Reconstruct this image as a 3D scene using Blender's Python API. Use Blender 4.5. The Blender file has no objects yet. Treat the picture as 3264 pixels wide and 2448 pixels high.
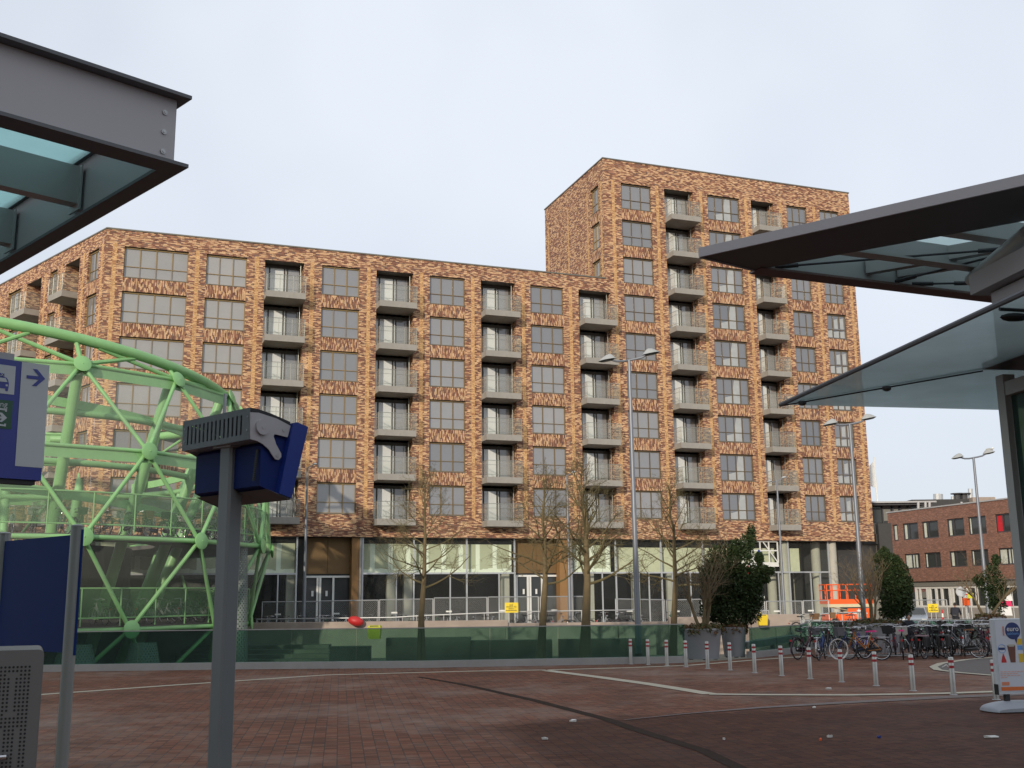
import bpy, bmesh, math, random
import numpy as np
from mathutils import Vector, Matrix
random.seed(7); np.random.seed(7)
S = bpy.context.scene
R = math.radians

# ---------------------------------------------------------------- camera, sky, sun, exposure
FPX, PITCH, ROLL, CAMH = 3413.744, 0.1958, 0.0112, 2.45
cp, sp, cr, sr = math.cos(PITCH), math.sin(PITCH), math.cos(ROLL), math.sin(ROLL)
eup = Vector((0, -sp, cp)); ex = Vector((1, 0, 0)); fwd = Vector((0, cp, sp))
cx_ = ex*cr - eup*sr; cy_ = ex*sr + eup*cr; cz_ = -fwd
cam = bpy.data.cameras.new('camera'); cam.sensor_width = 36; cam.sensor_fit = 'HORIZONTAL'
cam.lens = FPX/3264*36; cam.clip_start = .1; cam.clip_end = 3000
co = bpy.data.objects.new('camera', cam); S.collection.objects.link(co)
co.matrix_world = Matrix(((cx_.x, cy_.x, cz_.x, 0), (cx_.y, cy_.y, cz_.y, 0), (cx_.z, cy_.z, cz_.z, CAMH), (0, 0, 0, 1)))
S.camera = co
SUN_EL, SUN_AZ = R(17), R(19)             # azimuth: to the left of straight behind the camera
sun_to = Vector((-math.sin(SUN_AZ)*math.cos(SUN_EL), -math.cos(SUN_AZ)*math.cos(SUN_EL), math.sin(SUN_EL)))
W = bpy.data.worlds.new('World'); S.world = W; W.use_nodes = True
nt = W.node_tree; bgn = nt.nodes['Background']
sky = nt.nodes.new('ShaderNodeTexSky'); sky.sky_type = 'NISHITA'; sky.sun_disc = False
sky.sun_elevation = SUN_EL; sky.sun_rotation = math.atan2(sun_to.x, sun_to.y)
sky.air_density = 1.0; sky.dust_density = 2.5; sky.ozone_density = 1.2
mixw = nt.nodes.new('ShaderNodeMix'); mixw.data_type = 'RGBA'
tcw = nt.nodes.new('ShaderNodeTexCoord'); nzw = nt.nodes.new('ShaderNodeTexNoise')
nzw.inputs['Scale'].default_value = 1.6; nzw.inputs['Detail'].default_value = 4; nzw.inputs['Roughness'].default_value = .5
mr = nt.nodes.new('ShaderNodeMapRange'); mr.inputs[1].default_value = .32; mr.inputs[2].default_value = .68; mr.inputs[3].default_value = .62; mr.inputs[4].default_value = .97
nt.links.new(tcw.outputs['Generated'], nzw.inputs['Vector']); nt.links.new(nzw.outputs['Fac'], mr.inputs[0])
nt.links.new(mr.outputs[0], mixw.inputs[0]); nt.links.new(sky.outputs[0], mixw.inputs[6])
mixw.inputs[7].default_value = (8.3, 8.9, 9.9, 1)      # thin high cloud over the blue
nt.links.new(mixw.outputs[2], bgn.inputs['Color']); bgn.inputs['Strength'].default_value = .1
sl = bpy.data.lights.new('sun', 'SUN'); sl.energy = 3.1; sl.angle = R(.9); sl.color = (1, .885, .74)
so = bpy.data.objects.new('sun', sl); S.collection.objects.link(so)
so.rotation_euler = (-sun_to).to_track_quat('-Z', 'Y').to_euler()
S.view_settings.view_transform = 'Standard'; S.view_settings.look = 'None'
S.view_settings.exposure = 0.0; S.view_settings.gamma = 1
S.cycles.transparent_max_bounces = 24; S.cycles.max_bounces = 6

# ---------------------------------------------------------------- pixel -> place helpers (photo pixels, real distances)
CV = Vector((0, 0, CAMH))
def ray(x, y):
    a = (x-1632)/FPX; b = (y-1224)/FPX
    a, b = a*cr - b*sr, a*sr + b*cr
    return Vector((a, cp + b*sp, sp - b*cp))
def G(x, y, z=0.):
    r = ray(x, y); return CV + r*((z-CAMH)/r.z)
def Y(x, y, d):
    r = ray(x, y); return CV + r*(d/r.y)
def PL(x, y, p, n):
    r = ray(x, y); return CV + r*((Vector(p)-CV).dot(n)/r.dot(n))

# ---------------------------------------------------------------- mesh builder
class MB:
    def __init__(s): s.v = []; s.f = []; s.m = []
    def add(s, vs, fs, mi=0):
        b = len(s.v); s.v += [tuple(v) for v in vs]; s.f += [tuple(b+i for i in f) for f in fs]; s.m += [mi]*len(fs); return s
    def hexa(s, c, mi=0):      # 8 corners: bottom 4 ccw, top 4 ccw
        return s.add(c, [(3,2,1,0),(4,5,6,7),(0,1,5,4),(1,2,6,5),(2,3,7,6),(3,0,4,7)], mi)
    def box(s, a, b, mi=0):
        x0,y0,z0 = a; x1,y1,z1 = b
        return s.hexa([(x0,y0,z0),(x1,y0,z0),(x1,y1,z0),(x0,y1,z0),(x0,y0,z1),(x1,y0,z1),(x1,y1,z1),(x0,y1,z1)], mi)
    def bevbox(s, a, b, r, mi=0):      # vertical-edge rounded, top chamfered
        x0,y0,z0 = a; x1,y1,z1 = b
        pts = []
        for cx, cy, a0 in ((x1-r,y1-r,0),(x0+r,y1-r,90),(x0+r,y0+r,180),(x1-r,y0+r,270)):
            for k in range(4): t = R(a0+k*30); pts.append((cx+r*math.cos(t), cy+r*math.sin(t)))
        mx, my = (x0+x1)/2, (y0+y1)/2
        def ring(z, sh): return [(mx+(px-mx)*(1-2*sh/(x1-x0)), my+(py-my)*(1-2*sh/(y1-y0)), z) for px, py in pts]
        n = len(pts); q = r*.6
        rings = [ring(z0,0), ring(z1-q,0), ring(z1-q*.3,q*.3), ring(z1,q)]
        vs = sum(rings, []); fs = [tuple(range(n))[::-1], tuple(range(3*n,4*n))]
        for k in range(3):
            for i in range(n): fs.append((k*n+i, k*n+(i+1)%n, (k+1)*n+(i+1)%n, (k+1)*n+i))
        return s.add(vs, fs, mi)
    def frustum(s, p0, p1, r0, r1, n=8, mi=0, caps=True):
        p0 = Vector(p0); p1 = Vector(p1); d = p1-p0
        if d.length < 1e-6: return s
        d.normalize(); u = d.orthogonal().normalized(); w = d.cross(u)
        vs = []
        for p, r in ((p0,r0),(p1,r1)):
            for i in range(n):
                t = 2*math.pi*i/n; vs.append(p+(u*math.cos(t)+w*math.sin(t))*r)
        fs = [(i,(i+1)%n,n+(i+1)%n,n+i) for i in range(n)]
        if caps: fs += [tuple(range(n))[::-1], tuple(range(n,2*n))]
        return s.add(vs, fs, mi)
    def tube(s, pts, r, n=8, mi=0, caps=True, closed=False):
        pts = [Vector(p) for p in pts]; m = len(pts)
        rs = r if isinstance(r, (list, tuple)) else [r]*m
        vs = []; up = None
        for i, p in enumerate(pts):
            if closed: d = pts[(i+1)%m]-pts[i-1]
            else: d = pts[min(i+1,m-1)]-pts[max(i-1,0)]
            if d.length < 1e-9: d = Vector((0,0,1))
            d.normalize()
            if up is None: up = d.orthogonal().normalized()
            up = (up - d*up.dot(d))
            if up.length < 1e-6: up = d.orthogonal()
            up.normalize(); w = d.cross(up)
            for k in range(n):
                t = 2*math.pi*k/n; vs.append(p+(up*math.cos(t)+w*math.sin(t))*rs[i])
        fs = []
        for i in range(m if closed else m-1):
            j = (i+1)%m
            for k in range(n): fs.append((i*n+k, i*n+(k+1)%n, j*n+(k+1)%n, j*n+k))
        if caps and not closed: fs += [tuple(range(n))[::-1], tuple(range((m-1)*n,m*n))]
        return s.add(vs, fs, mi)
    def lathe(s, prof, n=16, c=(0,0,0), mi=0, sx=1, sy=1, caps=True):
        vs = []
        for r, z in prof:
            for k in range(n):
                t = 2*math.pi*k/n; vs.append((c[0]+r*sx*math.cos(t), c[1]+r*sy*math.sin(t), c[2]+z))
        fs = []; m = len(prof)
        for i in range(m-1):
            for k in range(n): fs.append((i*n+k, i*n+(k+1)%n, (i+1)*n+(k+1)%n, (i+1)*n+k))
        if caps: fs += [tuple(range(n))[::-1], tuple(range((m-1)*n,m*n))]
        return s.add(vs, fs, mi)
    def ell(s, c, r, n=12, m=8, mi=0, rot=None):
        vs = []
        for i in range(1, m):
            a = math.pi*i/m
            for k in range(n):
                t = 2*math.pi*k/n; vs.append(Vector((r[0]*math.sin(a)*math.cos(t), r[1]*math.sin(a)*math.sin(t), r[2]*math.cos(a))))
        vs += [Vector((0,0,r[2])), Vector((0,0,-r[2]))]
        if rot: vs = [rot@v for v in vs]
        vs = [v+Vector(c) for v in vs]
        fs = []
        for i in range(m-2):
            for k in range(n): fs.append((i*n+k, (i+1)*n+k, (i+1)*n+(k+1)%n, i*n+(k+1)%n))
        T = (m-1)*n
        for k in range(n): fs += [(T,k,(k+1)%n), (T+1,(m-2)*n+(k+1)%n,(m-2)*n+k)]
        return s.add(vs, fs, mi)
    def torus(s, c, ax, Rr, r, n=28, k=6, mi=0):
        ax = Vector(ax).normalized(); u = ax.orthogonal().normalized(); w = ax.cross(u)
        return s.tube([Vector(c)+(u*math.cos(2*math.pi*i/n)+w*math.sin(2*math.pi*i/n))*Rr for i in range(n)], r, k, mi, closed=True)
    def prism(s, poly, vec, mi=0):     # planar 3-D polygon swept along vec
        n = len(poly); p = [Vector(q) for q in poly]; vec = Vector(vec)
        vs = p+[q+vec for q in p]
        fs = [tuple(range(n))[::-1], tuple(range(n,2*n))]+[(i,(i+1)%n,n+(i+1)%n,n+i) for i in range(n)]
        return s.add(vs, fs, mi)
    def build(s, name, mats, parent=None, world=False, smooth=False):
        me = bpy.data.meshes.new(name)
        vs = s.v
        if world and parent is not None:
            root = parent
            while root.parent: root = root.parent
            inv = (Matrix.Translation(root.location) @ root.rotation_euler.to_matrix().to_4x4()).inverted()
            vs = [inv@Vector(v) for v in vs]
        me.from_pydata([tuple(v) for v in vs], [], s.f)
        for m in (mats if isinstance(mats, (list, tuple)) else [mats]): me.materials.append(m)
        if any(s.m): me.polygons.foreach_set('material_index', s.m)
        bm = bmesh.new(); bm.from_mesh(me); bmesh.ops.recalc_face_normals(bm, faces=bm.faces); bm.to_mesh(me); bm.free()
        if smooth:
            me.polygons.foreach_set('use_smooth', [True]*len(me.polygons))
            try: me.set_sharp_from_angle(angle=R(38))
            except Exception: pass
        o = bpy.data.objects.new(name, me); S.collection.objects.link(o)
        if parent is not None: o.parent = parent
        return o

def tag(o, label=None, cat=None, group=None, kind=None):
    if label: o['label'] = label
    if cat: o['category'] = cat
    if group: o['group'] = group
    if kind: o['kind'] = kind
    return o
def thing(name, label, cat, loc=(0,0,0), rz=0., group=None):
    o = bpy.data.objects.new(name, None); o.empty_display_size = .1; S.collection.objects.link(o)
    o.location = loc; o.rotation_euler = (0, 0, rz)
    return tag(o, label, cat, group)
def struct(o): o['kind'] = 'structure'; return o
rnd0 = random.uniform
def dup(o, parent=None):
    c = o.copy(); S.collection.objects.link(c); c.parent = parent
    for ch in list(o.children): dup(ch, c)
    return c

# ---------------------------------------------------------------- materials
def nodes(name):
    m = bpy.data.materials.new(name); m.use_nodes = True
    t = m.node_tree; return m, t, t.nodes['Principled BSDF']
def N(t, typ, **kw):
    n = t.nodes.new(typ)
    for k, v in kw.items():
        if isinstance(k, str) and hasattr(n, k): setattr(n, k, v)
    return n
def math_(t, op, a, b=None):
    n = t.nodes.new('ShaderNodeMath'); n.operation = op
    for i, v in enumerate((a, b)):
        if v is None: continue
        if isinstance(v, (int, float)): n.inputs[i].default_value = v
        else: t.links.new(v, n.inputs[i])
    return n.outputs[0]
def mixc(t, fac, a, b, blend='MIX'):
    n = t.nodes.new('ShaderNodeMix'); n.data_type = 'RGBA'; n.blend_type = blend
    for i, v in ((0,fac),(6,a),(7,b)):
        if isinstance(v, (int, float)): n.inputs[i].default_value = v
        elif isinstance(v, tuple): n.inputs[i].default_value = (*v[:3], 1)
        else: t.links.new(v, n.inputs[i])
    return n.outputs[2]
def noise(t, scale, detail=3, vec=None, rough=.55):
    n = t.nodes.new('ShaderNodeTexNoise'); n.inputs['Scale'].default_value = scale; n.inputs['Detail'].default_value = detail
    n.inputs['Roughness'].default_value = rough
    if vec is None: vec = t.nodes.new('ShaderNodeTexCoord').outputs['Object']
    t.links.new(vec, n.inputs['Vector']); return n.outputs['Fac']
def ramp(t, fac, stops, interp='LINEAR'):
    n = t.nodes.new('ShaderNodeValToRGB'); n.color_ramp.interpolation = interp
    e = n.color_ramp.elements
    while len(e) < len(stops): e.new(.5)
    for el, (p, c) in zip(e, stops): el.position = p; el.color = (*c, 1)
    t.links.new(fac, n.inputs[0]); return n.outputs[0]
def pm(name, col, rough=.6, metal=0, var=.18, scale=3., spec=.5, bump=0.):
    m, t, b = nodes(name)
    f = noise(t, scale, 5)
    c = mixc(t, f, tuple(x*(1-var) for x in col), tuple(min(1, x*(1+var)) for x in col))
    t.links.new(c, b.inputs['Base Color']); b.inputs['Roughness'].default_value = rough
    b.inputs['Metallic'].default_value = metal; b.inputs['Specular IOR Level'].default_value = spec
    if bump:
        bn = t.nodes.new('ShaderNodeBump'); bn.inputs['Strength'].default_value = bump; bn.inputs['Distance'].default_value = .01
        t.links.new(noise(t, scale*8, 3), bn.inputs['Height']); t.links.new(bn.outputs[0], b.inputs['Normal'])
    return m
def glassmat(name, tint, gloss=.12, haze=.0, hazecol=(.5,.5,.5), rough=.02, trans=False, var=.3):
    m, t, b = nodes(name); t.nodes.remove(b); out = t.nodes['Material Output']
    tr = t.nodes.new('ShaderNodeBsdfTransparent'); tr.inputs[0].default_value = (*tint, 1)
    df = t.nodes.new('ShaderNodeBsdfTranslucent' if trans else 'ShaderNodeBsdfDiffuse')
    nf = noise(t, 1.3, 5)
    t.links.new(mixc(t, nf, tuple(x*(1-var) for x in hazecol), tuple(min(1, x*(1+var)) for x in hazecol)), df.inputs[0])
    gl = t.nodes.new('ShaderNodeBsdfGlossy'); gl.inputs['Roughness'].default_value = rough
    lw = t.nodes.new('ShaderNodeLayerWeight'); lw.inputs[0].default_value = .25
    m1 = t.nodes.new('ShaderNodeMixShader'); m1.inputs[0].default_value = haze
    t.links.new(tr.outputs[0], m1.inputs[1]); t.links.new(df.outputs[0], m1.inputs[2])
    m2 = t.nodes.new('ShaderNodeMixShader')
    t.links.new(math_(t, 'MULTIPLY_ADD' if False else 'MULTIPLY', lw.outputs['Fresnel'], gloss*3), m2.inputs[0])
    t.links.new(m1.outputs[0], m2.inputs[1]); t.links.new(gl.outputs[0], m2.inputs[2])
    t.links.new(m2.outputs[0], out.inputs[0]); return m
def netmat(name, col, cover, fine=False):
    m, t, b = nodes(name); out = t.nodes['Material Output']
    b.inputs['Base Color'].default_value = (*col, 1); b.inputs['Roughness'].default_value = .6
    tr = t.nodes.new('ShaderNodeBsdfTransparent'); mx = t.nodes.new('ShaderNodeMixShader')
    geo = t.nodes.new('ShaderNodeTexCoord'); sx = t.nodes.new('ShaderNodeSeparateXYZ'); t.links.new(geo.outputs['UV'], sx.inputs[0])
    # diagonal wire pattern on the sheet's own coordinates, plus the average cover of the finer wires
    a = math_(t, 'FRACT', math_(t, 'ADD', sx.outputs[0], sx.outputs[1])); c = math_(t, 'FRACT', math_(t, 'SUBTRACT', sx.outputs[0], sx.outputs[1]))
    l = math_(t, 'MAXIMUM', math_(t, 'LESS_THAN', a, cover/2), math_(t, 'LESS_THAN', c, cover/2))
    
    if fine: mx.inputs[0].default_value = cover
    else: t.links.new(l, mx.inputs[0])
    t.links.new(tr.outputs[0], mx.inputs[1]); t.links.new(b.outputs[0], mx.inputs[2])
    t.links.new(mx.outputs[0], out.inputs[0]); return m

def brickmat(name, L, H, stops, mortar, mw=.012, vertical=False, cluster=.15, rough=.75, coord='fac'):
    m, t, b = nodes(name)
    tc = t.nodes.new('ShaderNodeTexCoord'); sx = t.nodes.new('ShaderNodeSeparateXYZ'); t.links.new(tc.outputs['Object'], sx.inputs[0])
    X, Yc, Z = sx.outputs
    if coord == 'fac': u, v = math_(t, 'ADD', X, Yc), Z
    else: u, v = math_(t, 'ADD', X, math_(t, 'MULTIPLY', Yc, .16)), math_(t, 'SUBTRACT', Yc, math_(t, 'MULTIPLY', X, .16))
    if vertical: u, v = v, u
    row = math_(t, 'FLOOR', math_(t, 'DIVIDE', v, H))
    wn1 = t.nodes.new('ShaderNodeTexWhiteNoise'); wn1.noise_dimensions = '1D'; t.links.new(row, wn1.inputs['W'])
    ul = math_(t, 'ADD', math_(t, 'DIVIDE', u, L), math_(t, 'ADD', math_(t, 'MULTIPLY', row, .5 if coord == 'fac' else 0.), math_(t, 'MULTIPLY', wn1.outputs['Value'], .5 if coord == 'fac' else 0.)))
    colm = math_(t, 'FLOOR', ul)
    cb = t.nodes.new('ShaderNodeCombineXYZ'); t.links.new(colm, cb.inputs[0]); t.links.new(row, cb.inputs[1])
    wn = t.nodes.new('ShaderNodeTexWhiteNoise'); wn.noise_dimensions = '2D'; t.links.new(cb.outputs[0], wn.inputs['Vector'])
    ns = t.nodes.new('ShaderNodeTexNoise'); ns.inputs['Scale'].default_value = .55; ns.inputs['Detail'].default_value = 2
    st2 = t.nodes.new('ShaderNodeVectorMath'); st2.operation = 'MULTIPLY'; st2.inputs[1].default_value = (.55,1.25,1); t.links.new(cb.outputs[0], st2.inputs[0]); t.links.new(st2.outputs[0], ns.inputs['Vector'])
    val = math_(t, 'ADD', math_(t, 'MULTIPLY', wn.outputs['Value'], 1-cluster), math_(t, 'MULTIPLY', math_(t, 'SUBTRACT', math_(t, 'MULTIPLY', ns.outputs['Fac'], 2.2), .6), cluster))
    c = ramp(t, val, stops, 'CONSTANT')
    hs = t.nodes.new('ShaderNodeHueSaturation'); t.links.new(c, hs.inputs['Color'])
    t.links.new(math_(t, 'ADD', math_(t, 'MULTIPLY', wn1.outputs['Value'], .0), math_(t, 'ADD', .8, math_(t, 'MULTIPLY', math_(t, 'FRACT', math_(t, 'MULTIPLY', wn.outputs['Value'], 37.)), .4))), hs.inputs['Value'])
    fu = math_(t, 'LESS_THAN', math_(t, 'FRACT', ul), mw/L); fv = math_(t, 'LESS_THAN', math_(t, 'FRACT', math_(t, 'DIVIDE', v, H)), mw/H)
    c2 = mixc(t, math_(t, 'MAXIMUM', fu, fv), hs.outputs[0], mortar)
    t.links.new(c2, b.inputs['Base Color']); b.inputs['Roughness'].default_value = rough; b.inputs['Specular IOR Level'].default_value = .3
    return m, t, b, c2, tc

TAN = (.61,.395,.225); TAN2 = (.49,.285,.15); DRK = (.145,.066,.048); RED = (.22,.097,.062); MID = (.33,.162,.095); GRY = (.165,.108,.09)
BST = [(0,DRK),(.18,RED),(.36,GRY),(.43,MID),(.59,TAN2),(.69,TAN)]
m_brick = brickmat('multicolour_brick', .235, .060, BST, (.20,.12,.08), .008, cluster=.07)[0]
m_soldier = brickmat('upright_brick', .24, .060, BST, (.16,.095,.065), .009, vertical=True, cluster=.06)[0]
m_strip = brickmat('light_brick_strip', .21, .066, [(0,(.58,.33,.14)),(.25,(.66,.41,.19)),(.8,(.44,.22,.10))], (.15,.08,.05), .013)[0]
m_brown_brick = brickmat('brown_brick', .22, .066, [(0,(.20,.096,.066)),(.4,(.25,.116,.08)),(.75,(.30,.146,.105))], (.22,.18,.15), .010, cluster=.2)[0]

m_frame = pm('bronze_frame', (.26,.18,.075), .45, .1)
m_frame_mid = pm('bronze_frame', (.18,.125,.055), .45, .1)
m_frame_dk = pm('dark_frame', (.05,.042,.03), .5)
def panemat(name, a, b_, rough=.09):
    m, t, b = nodes(name)
    oi = t.nodes.new('ShaderNodeObjectInfo'); tc = t.nodes.new('ShaderNodeTexCoord')
    f = noise(t, .9, 3)
    c = mixc(t, oi.outputs['Random'], a, b_)
    c = mixc(t, math_(t, 'MULTIPLY', f, .35), c, (.12,.125,.135) if a[0] > .1 else (.06,.065,.07))
    t.links.new(c, b.inputs['Base Color']); b.inputs['Roughness'].default_value = rough; b.inputs['Specular IOR Level'].default_value = .9 if a[0] > .1 else .3
    b.inputs['IOR'].default_value = 1.6
    return m
m_pane = panemat('window_glass', (.18,.185,.20), (.31,.31,.31))
m_pane_door = panemat('door_glass', (.70,.72,.68), (.78,.80,.76))
m_pane_pale = panemat('blind_window_glass', (.30,.29,.275), (.36,.35,.33))
m_pane_tower = panemat('tower_window_glass', (.13,.14,.16), (.20,.205,.22))
m_frame_tower = pm('brown_frame', (.125,.09,.045), .45, .1)
m_pane_dark = panemat('dark_glass', (.035,.04,.04), (.055,.06,.06))
m_blind_reflection = pm('pale_blind_reflection', (.38,.40,.40), .5)
m_conc = pm('concrete', (.30,.285,.255), .85, var=.3, scale=1.7)
m_conc_pink = pm('weathered_concrete', (.34,.28,.235), .9, var=.32, scale=1.2)
m_conc_lt = pm('pale_concrete', (.42,.40,.34), .85, var=.2, scale=1.5)
m_coping = pm('coping_metal', (.17,.16,.13), .5, .3)
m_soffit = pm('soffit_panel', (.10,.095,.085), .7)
m_railglass = glassmat('railing_glass', (.93,.95,.93), .07, .13, (.56,.57,.52), var=.08)
m_rail = pm('galvanised_rail', (.30,.31,.28), .45, .5)
m_white = pm('white_paint', (.70,.70,.66), .5, var=.1)
m_alu = pm('aluminium_profile', (.52,.54,.55), .35, .4, var=.08)
m_shopglass = glassmat('shop_glass', (.93,.97,.94), .14, .05, (.4,.42,.4))
m_plaster = None
def plastermat():
    m, t, b = nodes('plasterboard')
    tc = t.nodes.new('ShaderNodeTexCoord'); sx = t.nodes.new('ShaderNodeSeparateXYZ'); t.links.new(tc.outputs['Object'], sx.inputs[0])
    f = math_(t, 'FRACT', math_(t, 'DIVIDE', sx.outputs[0], 1.25))
    nn = noise(t, 1.1, 4)
    w = math_(t, 'LESS_THAN', math_(t, 'ADD', f, math_(t, 'MULTIPLY', nn, .18)), .34)
    w2 = math_(t, 'LESS_THAN', math_(t, 'ADD', sx.outputs[2], math_(t, 'MULTIPLY', nn, .5)), 4.62)
    c = mixc(t, math_(t, 'MAXIMUM', w, w2), (.50,.51,.36), (.86,.90,.76))
    t.links.new(c, b.inputs['Base Color']); b.inputs['Roughness'].default_value = .9; return m
m_plaster = plastermat()
m_plain_board = pm('plain_board', (.60,.60,.43), .9)
m_timber = pm('brown_board', (.155,.092,.034), .7, var=.12, scale=.8)
m_timber_lt = pm('timber_post', (.26,.14,.05), .7, var=.25, scale=1.5)
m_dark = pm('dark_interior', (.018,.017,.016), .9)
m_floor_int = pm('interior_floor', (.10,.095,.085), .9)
m_green = pm('green_painted_steel', (.235,.475,.19), .42, var=.16, scale=1.6)
m_green_dk = pm('green_mesh_panel', (.055,.20,.055), .6, var=.2, scale=4)
m_ramp = pm('ramp_underside', (.10,.09,.08), .8, var=.25, scale=.8)
m_grey_steel = pm('grey_coated_steel', (.36,.37,.365), .42, .1, var=.08, scale=1.5)
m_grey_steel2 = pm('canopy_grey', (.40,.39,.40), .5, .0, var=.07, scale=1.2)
m_steel_dk = pm('dark_coated_steel', (.15,.16,.165), .42, .1, var=.08)
m_steel_md = pm('post_coated_steel', (.19,.205,.21), .38, .15, var=.06)
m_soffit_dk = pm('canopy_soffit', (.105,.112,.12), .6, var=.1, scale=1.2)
m_grey_lamp = pm('lamp_grey', (.20,.215,.24), .4, .3, var=.12, scale=2.)
m_lamp_head = pm('lamp_head_grey', (.38,.39,.38), .5, .1)
m_roofglass = glassmat('roof_glass', (.58,.82,.79), .05, .55, (.66,.86,.84), .05, True)
m_roofglass2 = glassmat('grey_roof_glass', (.72,.84,.83), .05, .55, (.74,.84,.82), .05, True)
m_awnglass = glassmat('awning_glass', (.55,.61,.61), .10, .50, (.52,.57,.56), .12, True)
m_boothglass = panemat('booth_glass', (.02,.06,.045), (.02,.06,.045), .05)
m_blue = pm('blue_enamel', (.010,.032,.22), .45, var=.12, scale=2)
m_blue_rear = pm('blue_rear_housing', (.007,.02,.12), .6, var=.25, scale=4, spec=.2)
m_blue_dk = pm('blue_panel', (.009,.030,.15), .6, var=.2, scale=2, spec=.12)
m_signblue = pm('sign_blue', (.02,.035,.26), .35, var=.08)
m_signwhite = pm('sign_white', (.50,.53,.55), .4, var=.05)
m_signgreen = pm('sign_green', (.008,.075,.035), .4, var=.08)
m_black = pm('black_plastic', (.012,.012,.013), .5)
m_tyre = pm('rubber', (.017,.017,.018), .75)
m_chrome = pm('chrome', (.55,.55,.56), .22, .9, var=.05)
m_stainless = pm('stainless_steel', (.46,.455,.43), .36, .6, var=.2, scale=5)
m_redband = pm('red_band', (.30,.02,.025), .45)
m_balglass = glassmat('green_balustrade_glass', (.50,.69,.61), .10, .13, (.14,.21,.185), var=.5)
m_kerb = pm('grey_kerb', (.30,.295,.285), .85, var=.18, scale=2)
m_bark = pm('bark', (.155,.115,.058), .9, var=.4, scale=6)
m_twig = pm('mossy_twigs', (.12,.098,.045), .9, var=.35, scale=1.5)
m_twig2 = pm('brown_twigs', (.14,.105,.06), .9, var=.3, scale=2)
m_leaf = pm('evergreen_leaf', (.024,.042,.014), .65, var=.6, scale=5, spec=.2)
m_leaf_lt = pm('light_leaf', (.04,.056,.018), .6, var=.4, scale=9, spec=.25)
m_ivy = pm('ground_cover_leaf', (.075,.085,.022), .6, var=.4, scale=9)
m_dryleaf = pm('dry_leaf', (.13,.06,.022), .8, var=.4, scale=9)
m_soil = pm('soil', (.05,.035,.02), .95)
m_planter = pm('grey_planter', (.29,.295,.31), .7, var=.10, scale=1.3)
m_yellow = pm('yellow_plastic', (.72,.52,.02), .5, var=.08)
m_olive = pm('yellow_green_plastic', (.60,.58,.03), .5, var=.08)
m_yellow_sign = pm('yellow_sign', (.78,.58,.02), .5, var=.05)
m_orange = pm('orange_paint', (.80,.11,.012), .5, var=.12)
m_cream = pm('cream_paint', (.60,.52,.33), .6)
m_fence = netmat('fence_mesh', (.35,.36,.35), .16)
m_net = netmat('steel_netting', (.46,.48,.42), .13, True)      # wires far finer than a pixel: even cover
m_netgreen = netmat('green_perforated_sheet', (.055,.17,.055), .52, True)
m_zinc = pm('galvanised_tube', (.40,.41,.41), .45, .5)
m_perf = netmat('perforated_plate', (.16,.19,.175), 1.1)
m_line = pm('pale_stone_strip', (.42,.38,.29), .8, var=.22, scale=4)
m_litter = pm('paper', (.62,.6,.56), .8)
m_skin = pm('skin', (.45,.25,.17), .6)
m_cloth_dk = pm('dark_coat', (.018,.02,.028), .85)
m_hair = pm('dark_hair', (.02,.013,.01), .6)
m_red = pm('red_plastic', (.48,.02,.02), .5)
m_silver = pm('silver_car_paint', (.36,.39,.43), .25, .5, var=.05)
m_wall_grey = pm('grey_cladding', (.20,.20,.18), .8, var=.12, scale=.5)
m_wall_dk = pm('dark_cladding', (.045,.045,.045), .7)
m_roof_dk = pm('dark_roof_edge', (.05,.05,.055), .6)
m_roof_lt = pm('pale_roof_edge', (.40,.40,.40), .5)
m_curtain = pm('pale_curtain', (.55,.58,.50), .9, var=.25, scale=2)
m_redcurtain = pm('red_curtain', (.55,.02,.03), .9)
m_birdwhite = pm('white_feathers', (.75,.75,.72), .8)

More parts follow.
